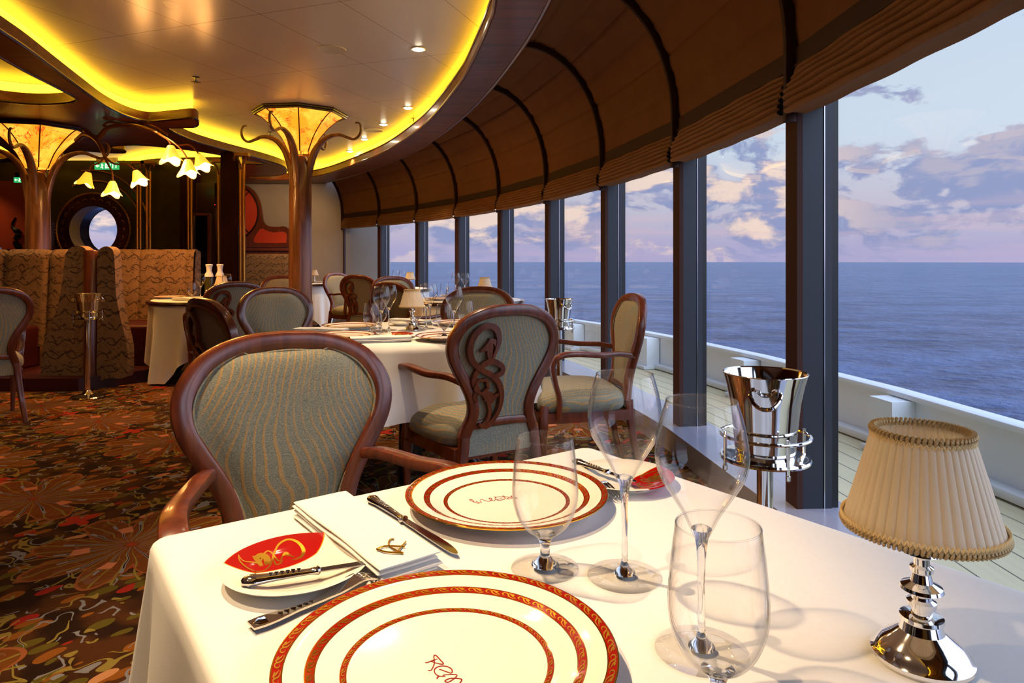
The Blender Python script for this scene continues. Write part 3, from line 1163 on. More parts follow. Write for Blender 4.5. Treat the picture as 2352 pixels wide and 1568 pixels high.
def make_chair():
    t = thing('armchair', 'x', 'chair')
    # frame
    R = cr([(x, 0, z) for z, x in HALF], 4)
    L = [Vector((-p.x, 0, p.z)) for p in R[1:]]
    loop = list(reversed(L)) + R
    path = [Vector((p.x, back_y(p.x, p.z), p.z)) for p in loop]
    g = G()
    g.sweep(path, rrect(.046, .042, .010, 2), refs=[(0, 1, 0)] * len(path))
    rl = [Vector((x, back_y(x, .452), .452 + .012 * (1 - (x / .15) ** 2))) for x in [-.15 + .03 * i for i in range(11)]]
    g.sweep(rl, rrect(.034, .03, .006, 2), ref=(0, 1, 0))
    g.build('back_frame', 'mahogany', t)
    # upholstered back
    hz = [(.447, .128)] + [(p.z - (.02 if p.x < .12 else 0), max(p.x - .019, 0)) for p in reversed(cr([(x, 0, z) for z, x in HALF[:-1]], 4)) if p.z > .45]
    zs = [h[0] for h in hz]

    def hw(z):
        for (z0, x0), (z1, x1) in zip(hz, hz[1:]):
            if z0 <= z <= z1:
                return x0 + (x1 - x0) * (z - z0) / max(z1 - z0, 1e-6)
        return hz[-1][1]
    z0, z1 = .448, .903

    def side(sgn):
        def fn(u, v):
            z = z0 + (z1 - z0) * (1 - (1 - v) ** 1.6)
            w = hw(z) if v < .999 else .0
            x = (u * 2 - 1) * w
            e = 1 - abs(u * 2 - 1) ** 6
            ev = 1 - abs(v * 2 - 1) ** 10
            if sgn > 0:
                y = back_y(x, z) + .010 + .030 * (1 - (u * 2 - 1) ** 4) * (1 - abs(v * 2 - 1) ** 4) ** .6 * e * ev
            else:
                y = back_y(x, z) - .004
            return (x, y, z)
        return fn
    g = G()
    g.grid(side(1), 22, 26)
    g.grid(side(-1), 22, 26)
    g.build('backrest', 'chair_fabric', t, ang=70, fix=False)
    # piping round the front of the back cushion
    g = G()
    pl = []
    for p in R[:-3]:
        pl.append(Vector((max(p.x - .024, 0), 0, p.z - (.022 if p.x < .12 else .006))))
    pl = [Vector((-p.x, 0, p.z)) for p in reversed(pl[1:])] + pl
    g.tube([(p.x, back_y(p.x, p.z) + .016, p.z) for p in pl], .0035, 6)
    g.build('piping', 'chair_fabric', t)
    # carved scroll on the rear
    fm = lambda x, z, h: (x, back_y(x, z) - .006 - h, z)
    g = G()
    def st(pts, w, h1=.020, n=5):
        P = cr([(*cz(*q), 0) for q in pts], n)
        g.ribbon([(p.x, p.y) for p in P], [q * CS for q in w], 0, h1, fm)
    st([(1862, 760), (1895, 745), (1900, 712), (1865, 685), (1815, 672), (1765, 700), (1735, 740), (1728, 790), (1752, 830), (1742, 870), (1752, 905)], [30, 30, 28, 34, 34, 28, 26, 30, 30, 16])
    st([(1828, 655), (1850, 600), (1858, 545), (1838, 490), (1795, 467), (1745, 480), (1702, 530), (1688, 600), (1710, 665), (1765, 715), (1830, 752), (1880, 800), (1905, 870), (1900, 945), (1868, 1010), (1820, 1050), (1775, 1032)], [14, 22, 30, 34, 34, 34, 34, 32, 30, 30, 32, 32, 28, 24, 26, 30, 14], .024)
    st([(1755, 610), (1790, 590), (1812, 545)], [12, 34, 16])
    st([(1812, 545), (1808, 590), (1812, 640), (1835, 672)], [20, 36, 30, 34])
    st([(1800, 545), (1835, 560), (1850, 600)], [12, 26, 14])
    st([(1790, 850), (1822, 900), (1840, 960), (1832, 1010), (1800, 1040)], [26, 22, 20, 22, 16])
    st([(1905, 860), (1865, 880), (1838, 920)], [12, 26, 14])
    th_ = [(1775 + 38 * cos(a) * (1 + .12 * sin(5 * a)), 812 + 38 * sin(a) * (1 + .12 * sin(5 * a))) for a in [i * pi / 9 for i in range(19)]]
    st(th_, [16] * 19, .024, 2)
    st([(1790, 870), (1815, 858), (1838, 868), (1825, 895), (1800, 890)], [24, 30, 30, 26, 12])
    g.build('carved_scroll', 'mahogany', t)
    # seat
    def seat(u, v):
        a = 2 * pi * u
        ph = v * pi
        cxx = abs(cos(a)) ** .45 * (1 if cos(a) >= 0 else -1)
        syy = abs(sin(a)) ** .45 * (1 if sin(a) >= 0 else -1)
        r = sin(ph) ** .35 if 0 < v < 1 else 0
        yy = syy * .245 * r + .02
        w = .225 + .04 * (yy + .22) / .48
        zz = cos(ph)
        zz = (abs(zz) ** .8) * (1 if zz > 0 else -1)
        top = .035 * (1 - min(1, (cxx * r) ** 2)) * (1 - min(1, (syy * r) ** 2)) if zz > 0 else 0
        return (cxx * w * r, yy, .405 + .06 * zz + top)
    g = G()
    g.grid(seat, 40, 18, closeu=True)
    g.build('seat', 'chair_fabric', t, ang=80)
    g = G()
    g.prism([(-.235, .25), (.235, .25), (.245, .2), (.205, -.225), (-.205, -.225), (-.245, .2)], .315, .365, XY)
    g.build('seat_frame', 'mahogany', t)
    # lower rear panel
    g = G()
    g.grid(lambda u, v: ((u * 2 - 1) * .15, -.236, .33 + v * .11), 4, 4)
    g.grid(lambda u, v: ((u * 2 - 1) * .15, -.222, .33 + v * .11), 4, 4)
    g.build('rear_panel', 'chair_fabric', t, fix=False)
    # legs
    for s in (-1, 1):
        g = G()
        p = cr([(s * .163, -.232, .41), (s * .175, -.238, .30), (s * .19, -.262, .15), (s * .205, -.31, 0)], 5)
        g.sweep(p, rrect(.040, .038, .008, 2), ref=(0, 1, 0), scale=lerp_list([1.05, 1.0, .85, .7], len(p)))
        g.build('leg', 'mahogany', t)
        g = G()
        p = cr([(s * .222, .215, .40), (s * .228, .225, .30), (s * .226, .222, .15), (s * .222, .215, 0)], 5)
        g.sweep(p, rrect(.042, .042, .012, 2), ref=(0, 1, 0), scale=lerp_list([1.0, 1.15, .75, .6], len(p)))
        g.build('leg', 'mahogany', t)
        g = G()
        p = cr([(s * .178, back_y(.178, .645) - .0, .635), (s * .205, -.17, .650), (s * .245, -.06, .650), (s * .272, .06, .662), (s * .280, .145, .655), (s * .277, .185, .615),
                (s * .268, .175, .53), (s * .255, .150, .44), (s * .246, .150, .34)], 5)
        refs = []
        for i in range(len(p)):
            a = p[min(i + 1, len(p) - 1)] - p[max(i - 1, 0)]
            a.normalize()
            refs.append(tuple(Vector((1, 0, 0)).cross(a)))
        g.sweep(p, rrect(.046, .026, .008, 2), refs=refs, scale=lerp_list([(.7, 1), (.85, 1), (1, 1), (1.1, 1), (1.05, 1.1), (.95, 1.2), (.8, 1.1), (.8, 1.1)], 1) if False else [(.75 + .35 * min(1, i / 20.), 1.0) for i in range(len(p))])
        g.build('arm', 'mahogany', t)
    return t


CH = Kind(make_chair(), 'upholstered armchairs with carved backs')


def chair(bx, by, fx, fy, label):
    """bx,by: where the middle of the backrest top stands; fx,fy: facing"""
    d = Vector((fx, fy)).normalized()
    rz = atan2(d.y, d.x) - pi / 2
    o = Vector((bx, by)) + d * .315
    return CH.put(label, (o.x, o.y, 0), rz)


chair(-.565, 1.70, .50, -.86, 'armchair in front, its gold-lined upholstered front facing us across the nearest table')
chair(-.01, 2.76, -.50, .84, 'armchair seen from behind with a carved scroll on its left half, at the round table')
chair(.66, 3.68, -.99, -.13, 'armchair seen side-on beside the window mullions, facing left')
chair(-.22, 4.62, -.17, -.98, 'armchair with golden lit front, behind the round table on its window side')
chair(-1.59, 4.55, .70, -.72, 'armchair with plain grey-green front left of the bronze column, behind the round table')
chair(-1.46, 3.22, .70, .71, 'narrow looking dark armchair seen obliquely from behind, at the left of the round table')
chair(-2.30, 5.70, -.62, .78, 'armchair with carved back behind the plain grey-green one, drawn up to the booth table')
chair(-3.50, 4.57, -.72, .69, 'armchair cut by the left edge of the picture, seen from behind')
chair(-2.72, 8.1, .35, -.93, 'olive armchair half hidden behind the tall bronze column')
chair(-1.02, 5.62, .62, .78, 'dark armchair seen from behind the goblets of the round table')
chair(-1.33, 7.55, .50, -.86, 'small golden lit armchair behind the dark one, facing us under the mullions')
chair(-1.90, 8.35, .32, .95, 'dark armchair with carved back silhouetted against the far windows')
chair(-2.52, 9.75, .85, -.55, 'far armchair beside the end table, turned to the right')

# ------------------------------------------------------------------ tableware kinds
def make_charger():
    t = thing('charger_plate', 'x', 'plate')
    g = G()
    prof = [(0, .004), (.088, .004), (.092, .001), (.098, .001), (.102, .006), (.135, .015), (.1535, .0205), (.154, .0222), (.1525, .0228), (.133, .0185), (.106, .0105), (.096, .0080), (.088, .0068), (0, .0066)]
    g.lathe(prof, 96)
    g.build('dish', 'charger_china', t, ang=50)
    return t


def plate_z(r):
    for (r0, z0), (r1, z1) in zip([(0, .0066), (.088, .0068), (.096, .0080), (.106, .0105), (.133, .0185), (.1525, .0228)], [(.088, .0068), (.096, .0080), (.106, .0105), (.133, .0185), (.1525, .0228), (.16, .0228)]):
        if r0 <= r <= r1:
            return z0 + (z1 - z0) * (r - r0) / (r1 - r0)
    return .0228


def scrolls():
    g = G()
    S1 = cr([(-.46, -.30, 0), (-.25, -.36, 0), (-.02, -.22, 0), (.08, .02, 0), (.2, .26, 0), (.38, .2, 0), (.42, -.02, 0), (.33, -.2, 0), (.22, -.16, 0)], 3)
    S2 = cr([(-.44, -.2, 0), (-.28, -.1, 0), (-.14, .08, 0), (-.02, .26, 0), (.08, .14, 0), (.04, -.1, 0)], 3)
    S3 = cr([(-.3, .12, 0), (-.18, .2, 0), (-.06, .12, 0)], 2)
    for rr, hh, N in ((.1485, .0078, 40), (.1217, .0068, 40), (.0934, .0044, 40)):
        wd = 2 * pi * rr / N
        for i in range(N):
            def fm(x, y, h, i=i, rr=rr, hh=hh, wd=wd):
                r = rr + y * hh * 1.15
                a = 2 * pi * (i + x) / N
                return (r * cos(a), r * sin(a), plate_z(r) + .00025 + h)
            for S, w in ((S1, [.05, .1, .14, .12, .14, .14, .12, .08, .05]), (S2, [.05, .12, .2, .16, .1, .05]), (S3, [.1, .22, .1])):
                g.ribbon([(p.x, p.y) for p in S], [q * .75 for q in w], 0, .0002, fm)
    return g


def strokes_local(stk, z, origin, rz):
    out = []
    for pts in stk:
        L = []
        for (a, b) in pts:
            w = on(a, b, z) - Vector((origin[0], origin[1], 0))
            L.append((w.x * cos(-rz) - w.y * sin(-rz), w.x * sin(-rz) + w.y * cos(-rz), 0))
        out.append(L)
    return out


charger = make_charger()
P1 = (-.058, .622)
P2 = (-.008, 1.045)
CHG = Kind(charger, 'red banded charger plates')
c1 = CHG.put('largest charger plate with three red and gold rings, cut by the bottom edge', (P1[0], P1[1], .751), 0)
sg_ = scrolls().build('gold_scrollwork', 'gilt', c1, fix=False)
txt = [[(360, 1320), (400, 1330), (440, 1290), (480, 1180), (470, 1060), (485, 1035), (520, 1045), (590, 1120), (650, 1185), (640, 1205), (560, 1195), (470, 1170), (410, 1150)],
       [(305, 1170), (340, 1175), (430, 1140), (540, 1105)],
       [(570, 1315), (600, 1310), (700, 1345), (800, 1375), (822, 1340), (800, 1290), (720, 1250), (620, 1240), (520, 1270), (478, 1330), (510, 1400), (600, 1440), (695, 1440)],
       [(530, 1490), (545, 1450), (580, 1440)],
       [(635, 1420), (720, 1408), (910, 1410), (860, 1480), (760, 1545), (700, 1545), (690, 1520), (760, 1485), (850, 1475), (1005, 1500), (940, 1600), (900, 1640), (880, 1700), (950, 1690)],
       [(1020, 1690), (1120, 1640), (1200, 1640), (1130, 1740), (1050, 1760)],
       [(1290, 1640), (1200, 1760), (1080, 1870), (1000, 1930), (960, 1900), (1050, 1830), (1200, 1790)]]
txt = [[(940 + a / 8.34, 1380 + b / 8.34) for a, b in s] for s in txt]
g = G()
for s in strokes_local(txt, .758, P1, 0):
    P = cr(s, 5)
    g.ribbon([(p.x, p.y) for p in P], [.0007, .0011, .0011, .0007], 0, .0003, lambda x, y, h: (x, y, plate_z(hypot(x, y)) + .0002 + h))
g.build('lettering', 'red_ink', c1, fix=False)
CHG2 = CHG
c2 = dup(c1, 'second charger plate with red rings, lying in front of the nearest armchair', (P2[0], P2[1], .751), radians(253))

# far charger kind without lettering (too small to show it)
gc = make_charger()
CHF = Kind(gc, 'red banded charger plates')

# bread plate
t = thing('bread_plate', 'x', 'plate')
g = G()
g.lathe([(0, .003), (.045, .003), (.048, .0), (.052, .0), (.055, .005), (.084, .0150), (.085, .0163), (.0835, .0168), (.057, .0085), (.047, .0058), (0, .0055)], 64)
g.build('dish', 'bread_china', t, ang=50)
BR = Kind(t, 'white bread plates with a red segment')
B1 = (-.256, .812)
b1 = BR.put('white bread plate with a red segment and gold scroll beside the nearest charger', (B1[0], B1[1], .751), radians(134))
swirl = [[(185, 780), (200, 810), (260, 832), (340, 830), (385, 800), (405, 750), (440, 700), (500, 675), (560, 680), (598, 705), (590, 735), (555, 755), (520, 760)],
         [(185, 780), (215, 800), (270, 795), (320, 785), (350, 745), (380, 730), (415, 745), (450, 770), (470, 735), (505, 738)],
         [(300, 770), (330, 755), (365, 760), (370, 790)],
         [(405, 750), (425, 790), (455, 780), (465, 765)],
         [(470, 735), (490, 725), (540, 745)],
         [(285, 765), (310, 780), (335, 800)]]
swirl = [[(480 + a / 2.76, 1000 + b / 2.76) for a, b in s] for s in swirl]
sw_w = [[.0005, .0015, .0015, .0012, .0018, .0022, .003, .003, .0008], [.0006, .0018, .0014, .0016, .001], [.004, .007, .004], [.001, .002, .001], [.0015, .003, .0008], [.003, .005, .003]]
g = G()
def bz(r):
    return .0055 if r < .047 else (.0055 + (r - .047) / .010 * .003 if r < .057 else .0085 + (r - .057) / .0265 * .0083)
for s, w in zip(strokes_local(swirl, .762, B1, radians(134)), sw_w):
    P = cr(s, 5)
    g.ribbon([(p.x, p.y) for p in P], [q * 1.5 for q in w], 0, .0003, lambda x, y, h: (x, y, bz(hypot(x, y)) + .0003 + h))
g.build('gold_scroll', 'gilt', b1, fix=False)
b2 = dup(b1, 'bread plate behind the tall wine glasses, red segment to the right', (.186, 1.145, .751), radians(-20))


# glasses
def make_stem_glass():
    t = thing('wine_glass', 'x', 'glass')
    g = G()
    prof = [(.0005, .104), (.006, .108), (.011, .118), (.018, .132), (.030, .151), (.0395, .167), (.0435, .182), (.0432, .198), (.0395, .219), (.0335, .2395)]
    P = cr([(r, 0, z) for r, z in prof], 3)
    outp = [(p.x, p.z) for p in P]
    g.lathe(outp + [(outp[-1][0] - .0006, .2400)] + [(max(r - .0011, .0003), z + .0012) for r, z in reversed(outp[:-1])], 56)
    g.tube([(.0332 * cos(2 * pi * i / 56), .0332 * sin(2 * pi * i / 56), .2398) for i in range(56)], .0007, 6, closed=True)
    g.build('bowl', 'bowl_glass', t, ang=70)
    g = G()
    g.lathe([(0, .1200), (.0060, .1203), (.0098, .1178), (.0066, .1095), (.0050, .100), (.0038, .085), (.0034, .05), (.0036, .022), (.0055, .012), (.0120, .0070), (.0125, .0050), (0, .0050)], 40)
    g.build('stem', 'crystal', t, ang=60)
    g = G()
    g.lathe([(.0115, .0072), (.026, .0042), (.0435, .0026), (.0440, .0016), (.0432, .0008), (.012, .0008)], 56)
    g.build('foot', 'bowl_glass', t, ang=60)
    return t


def make_goblet():
    t = thing('water_goblet', 'x', 'glass')
    g = G()
    prof = [(.0005, .041), (.012, .0425), (.023, .049), (.032, .061), (.0382, .078), (.0400, .094), (.0392, .112), (.0368, .136), (.0338, .159)]
    P = cr([(r, 0, z) for r, z in prof], 3)
    outp = [(p.x, p.z) for p in P]
    g.lathe(outp + [(outp[-1][0] - .0006, .1595)] + [(max(r - .0011, .0003), z + .0012) for r, z in reversed(outp[:-1])], 56)
    g.tube([(.0335 * cos(2 * pi * i / 56), .0335 * sin(2 * pi * i / 56), .1593) for i in range(56)], .0007, 6, closed=True)
    g.build('bowl', 'bowl_glass', t, ang=70)
    g = G()
    g.lathe([(0, .0440), (.0110, .0440), (.0135, .0428), (.0090, .0385), (.0065, .033), (.0056, .027), (.0060, .018), (.0100, .011), (.0160, .0080), (.0165, .0060), (0, .0060)], 40)
    g.build('stem', 'crystal', t, ang=60)
    g = G()
    g.lathe([(.0155, .0082), (.026, .0050), (.0405, .0028), (.0410, .0017), (.0402, .0008), (.015, .0008)], 56)
    g.build('foot', 'bowl_glass', t, ang=60)
    return t


WG = Kind(make_stem_glass(), 'tall stemmed wine glasses')
GB = Kind(make_goblet(), 'short stemmed water goblets')
WG.put('tall wine glass standing just right of the second charger plate', (.133, .806, .751))
WG.put('nearest tall wine glass, its foot seen through the big goblet', (.181, .652, .751))
GB.put('water goblet standing between the two charger plates', (.040, .826, .751))
GB.put('nearest water goblet, cut at its foot by the bottom edge', (.167, .5535, .751))


# little table lamp
def make_lamp():
    t = thing('table_lamp', 'x', 'lamp')
    g = G()
    g.lathe([(0, 0), (.0415, 0), (.0432, .003), (.0430, .006), (.0400, .009), (.0390, .011), (.033, .017), (.026, .022), (.019, .028), (.0165, .036), (.0190, .038), (.0185, .041), (.0110, .043), (0, .043)], 48)
    g.build('base', 'silver', t, ang=30)
    g = G()
    g.lathe([(.009, .042), (.0085, .050), (.0125, .051), (.0125, .055), (.0085, .057), (.008, .060), (.0185, .066), (.0175, .069), (.0095, .073), (.0075, .081), (.0100, .083), (.0100, .087), (.0068, .089),
             (.0065, .095), (.0180, .101), (.0172, .104), (.0085, .107), (.0072, .116), (.0100, .118), (.0100, .122), (.0130, .130), (.0130, .134), (.004, .136), (.004, .16), (0, .16)], 40)
    g.build('stem', 'silver', t, ang=30)
    g = G()
    N = 44
    zb, zt, rb, rt = .124, .214, .0655, .0405
    def sh(off):
        def fn(u, v):
            a = 2 * pi * u
            z = zb + (zt - zb) * v
            s = (u * N) % 1.0
            fold = abs(s - .5) * 2
            r = rb + (rt - rb) * v + .0016 * (1 - fold ** 3) * (.6 + .4 * (1 - v)) - off
            return (r * cos(a), r * sin(a), z)
        return fn
    g.grid(sh(0), N * 8, 3, closeu=True)
    g.grid(sh(.0016), N * 4, 3, closeu=True)
    g.build('shade', 'shade_silk', t, fix=False, ang=50)
    for nm, r0, z0 in (('braid_trim', .0412, .2135), ('braid_trim', .0665, .1250)):
        g = G()
        nn = int(r0 * 2 * pi / .0042)
        for ph in (0, pi):
            pth = []
            M = nn * 6
            for i in range(M):
                a = 2 * pi * i / M
                b = nn * a * .5 * 2 / 2 + ph
                rr = r0 + .0022 * cos(b * 1.0 * 2)
                pth.append((rr * cos(a), rr * sin(a), z0 + .0030 * sin(b * 2)))
            g.tube(pth, .0016, 5, closed=True)
        # scalloped loops
        pth = []
        M = nn * 4
        for i in range(M):
            a = 2 * pi * i / M
            pth.append(((r0 + .0015) * cos(a), (r0 + .0015) * sin(a), z0 + (.0045 if z0 < .2 else -.0045) + .0022 * sin(i * pi / 2 * 1.0)))
        g.tube(pth, .0012, 5, closed=True)
        g.build(nm, 'braid', t)
    return t


LP = Kind(make_lamp(), 'small table lamps with pleated shades')
LP.put('nearest silver table lamp with pleated cream shade, at the right of the table', (.384, .640, .751), 0)


# cutlery
def make_knife(name, L, blade_w=.011, hand=.46):
    t = thing(name, 'x', 'knife')
    hl = L * hand
    g = G()
    secs = [(0, .003), (.002, .0065), (.008, .0095), (.016, .0088), (.03, .0070), (hl * .6, .0058), (hl * .85, .0050), (hl * .93, .0062), (hl * .96, .0078), (hl * .99, .0055), (hl, .004)]
    path = [(0, s[0], .006) for s in secs]
    g.tube(path, [s[1] for s in secs], 14)
    g.v = [(x, y, .006 + (z - .006) * .62) for x, y, z in g.v]
    # chased ornament near the end
    for i in range(7):
        a = (i - 3) * .35
        g.tube([(0, .003, .0095), (sin(a) * .0045, .010, .0108), (sin(a) * .0065, .016, .0100)], .0009, 5)
    for i in range(6):
        yy = .03 + i * .006
        g.tube([(-.003, yy, .0098), (0, yy + .003, .0108), (.003, yy + .001, .0098)], .0010, 5)
    g.build('handle', 'silver', t)
    g = G()
    bl = L - hl
    pts = [(-.0045, 0), (-.0055, bl * .2), (-blade_w * .62, bl * .55), (-blade_w * .60, bl * .8), (-blade_w * .35, bl * .95), (0, bl), (.0045, bl * .93), (.0055, bl * .7), (.0050, bl * .3), (.004, 0)]
    P = cr([(a, b, 0) for a, b in pts], 3, True)
    g.prism([(p.x, p.y + hl - .002) for p in P], .0050, .0064, XY)
    g.build('blade', 'steel_dark', t)
    return t


def make_fork(L=.17):
    t = thing('fork', 'x', 'fork')
    def zf(y):
        f = y / L
        return .004 + .010 * math.exp(-((f - .72) / .16) ** 2) + (.004 if f > .97 else 0)
    g = G()
    w = [.009, .0105, .0095, .0075, .005, .0042, .004, .005, .009, .0115, .0115]
    ys = lerp_list([0, L * .72], 24)
    g.ribbon([(0, q) for q in ys], lerp_list([q * 2 for q in w], 24), 0, .0022, lambda x, y, h: (x, y, zf(y) + h))
    for i in range(7):
        a = (i - 3) * .35
        g.tube([(0, .003, zf(0) + .002), (sin(a) * .0055, .009, zf(.01) + .0032), (sin(a) * .008, .016, zf(.016) + .002)], .0009, 5)
    for i in range(6):
        yy = .03 + i * .007
        g.tube([(-.0035, yy, zf(yy) + .0022), (0, yy + .003, zf(yy) + .0032), (.0035, yy + .001, zf(yy) + .0022)], .0010, 5)
    g.build('handle', 'silver', t)
    g = G()
    for i in range(4):
        x = (i - 1.5) * .0058
        ys2 = lerp_list([L * .70, L], 10)
        g.ribbon([(x, q) for q in ys2], lerp_list([.0036, .0030, .0014], 10), 0, .0018, lambda x, y, h: (x, y, zf(y) + h))
    g.build('tines', 'silver', t)
    return t


def lay(kind, label, a, b, z=.7515):
    """a: handle end, b: tip, both world xy"""
    d = Vector(b) - Vector(a)
    return kind.put(label, (a[0], a[1], z), atan2(d.y, d.x) - pi / 2)


KN = Kind(make_knife('table_knife', .255, .013, .45), 'silver table knives')
SPK = Kind(make_knife('butter_knife', .148, .009, .58), 'silver butter knives')
FK = Kind(make_fork(), 'silver forks')
xy = lambda a, b, z=.752: tuple(on(a, b, z).to_2d())
lay(KN, 'long silver table knife lying just right of the folded napkin', xy(850, 1150), xy(1052, 1283))
lay(SPK, 'silver butter knife resting across the bread plate nearest to us', xy(553, 1345, .764), xy(850, 1298, .764), .762)
lay(SPK, 'silver butter knife resting across the bread plate behind the wine glasses', xy(1318, 1063, .764), xy(1492, 1122, .764), .762)
lay(FK, 'silver fork sticking out under the left rim of the largest charger', xy(576, 1447), xy(898, 1328))
lay(FK, 'silver fork with tines showing right of the second charger', (.088, 1.205), (.167, 1.054))


# napkin
def make_napkin():
    t = thing('folded_napkin', 'x', 'napkin')
    g = G()
    def slab(z0, th, w, l, sx, sy, jit):
        def fn(u, v):
            a = 2 * pi * v
            cx_ = abs(cos(a)) ** .25 * (1 if cos(a) >= 0 else -1)
            sz = abs(sin(a)) ** .8 * (1 if sin(a) >= 0 else -1)
            y = sy + (u - .5) * l
            e = min(1, min(u, 1 - u) * 30) ** .5 * .7 + .3
            zz = z0 + th / 2 + sz * th / 2 * e + .0016 * sin(u * 9 + jit) * (1 - abs(cx_) * .3)
            return (sx + cx_ * w / 2 * (1 + .012 * sin(u * 11 + jit)), y, zz)
        g.grid(fn, 40, 28)
        for u in (0, 1):
            n = 28
            vs = [fn(u, j / n) for j in range(n)]
            g.add(vs, [tuple(range(n))])
    slab(.000, .007, .078, .272, .002, 0, 0)
    slab(.0065, .007, .082, .276, -.002, .001, 1)
    slab(.013, .007, .080, .270, .001, -.002, 2.2)
    slab(.0195, .006, .081, .272, -.001, 0, 3.1)
    g.build('cloth', 'linen', t, ang=60)
    return t


ncen = (on(668, 1148, .775) + on(797, 1130, .775) + on(1015, 1266, .775) + on(870, 1306, .775)) / 4
nd = (on(942, 1286, .775) - on(732, 1139, .775))
nap = make_napkin()
NP = Kind(nap, 'folded white napkins')
nrz = atan2(nd.y, nd.x) - pi / 2
n1 = NP.put('thick folded white napkin with a gold emblem beside the nearest bread plate', (ncen.x, ncen.y, .7515), nrz)
emb = [[(865, 1262), (885, 1255), (930, 1256)], [(865, 1262), (885, 1268), (912, 1270), (926, 1271)],
       [(926, 1271), (905, 1262), (893, 1252), (895, 1241), (905, 1239)], [(912, 1268), (922, 1256), (932, 1245)]]
g = G()
for s in strokes_local(emb, .777, (ncen.x, ncen.y), nrz):
    P = cr(s, 5)
    g.tube([(p.x, p.y, .0262) for p in P], .0011, 6)
g.build('gold_emblem', 'gilt', n1)
nf = make_napkin()
NPF = Kind(nf, 'folded white napkins on the farther tables')


# ------------------------------------------------------------------ foreground table and its cloth
U = Vector((.814, .581)).normalized()
V = Vector((.581, -.814)).normalized()
C1 = Vector((-.4876, .920))
TU, TV = .785, .93        # width along the far edge, length towards us
def TP(u, v, z):
    p = C1 + U * u + V * v
    return (p.x, p.y, z)


tb = thing('dining_table', 'nearest table, hidden under the white cloth', 'table', (*(C1 + U * TU / 2 + V * TV / 2), 0), atan2(U.y, U.x))
g = G()
g.box((0, 0, .732), (TU - .04, TV - .04, .03))
g.build('tabletop', 'dark_wood', tb)
g = G()
g.lathe([(0, .02), (.05, .05), (.035, .2), (.05, .5), (.08, .715), (0, .715)], 20)
g.build('pedestal', 'ebony', tb)
for a in range(4):
    g = G()
    an = a * pi / 2 + pi / 4
    g.tube([(0, 0, .28), (.12 * cos(an), .12 * sin(an), .22), (.26 * cos(an), .26 * sin(an), .07), (.36 * cos(an), .36 * sin(an), .03)], [.05, .045, .03, .025], 8)
    g.build('foot', 'ebony', tb)


def rect_cloth(name, label, cu, cv, rz, wu, wv, ztop, hang, seed, r=.022, group=None):
    rnd = random.Random(seed)
    per = []
    hu, hv = wu / 2 - r, wv / 2 - r
    n_c, n_s = 10, 40
    corners = [(hu, hv, 0), (-hu, hv, 90), (-hu, -hv, 180), (hu, -hv, 270)]
    S = []
    for i, (x, y, a0) in enumerate(corners):
        for k in range(n_c + 1):
            a = radians(a0 + 90 * k / n_c)
            S.append((x, y, cos(a), sin(a), 1 - abs(k / n_c - .5) * 2))
        x2, y2, a2 = corners[(i + 1) % 4]
        a = radians(a0 + 90)
        for k in range(1, n_s):
            f = k / n_s
            S.append((x + (x2 - x) * f, y + (y2 - y) * f, cos(a), sin(a), -min(f, 1 - f)))
    N = len(S)
    rows = [(-.0, 0.0)]
    rows = [(0.0, -r), (0.0, -.010), (.0012, -.004), (.004, .0), (.010, .003)] + [(.010 + (hang - .010) * (j / 16), .003) for j in range(1, 17)]
    ph = [rnd.uniform(0, 6.28) for _ in range(4)]
    vs, rings = [], []
    for (dz, o) in rows:
        f = max(0, (dz - .008) / hang)
        ring = []
        for i, (x, y, nx, ny, c) in enumerate(S):
            s = i / N
            if c >= 0:
                fl = .070 * f * (c ** .6) + .018 * f
                dr = 1.0 + .10 * c
            else:
                e = -c
                fl = .018 * f + .016 * f * sin(s * 60 + ph[0]) + .010 * f * sin(s * 111 + ph[1]) - .030 * f * math.exp(-(e / .05) ** 2)
                dr = 1.0
            oo = r + o + fl
            ring.append(len(vs))
            vs.append((x + nx * oo, y + ny * oo, ztop - dz * dr))
        rings.append(ring)
    fs = []
    for A, B in zip(rings, rings[1:]):
        for i in range(N):
            j = (i + 1) % N
            fs.append((A[i], A[j], B[j], B[i]))
    # top surface as a fine grid with very slight waviness is replaced by one face
    fs.append(tuple(rings[0]))
    g = G()
    g.add(vs, fs)
    o = g.build(name, 'linen', None, ang=75)
    o.location = (cu, cv, 0)
    o.rotation_euler = (0, 0, rz)
    tag(o, label, 'tablecloth', group)
    return o


cc = C1 + U * TU / 2 + V * TV / 2
cloth1 = rect_cloth('tablecloth', 'white tablecloth covering the nearest table, brightly lit at its left corner', cc.x, cc.y, atan2(U.y, U.x), TU, TV, .751, .42, 3)
# pressed creases of the folded linen
cr_ = MATS['linen']


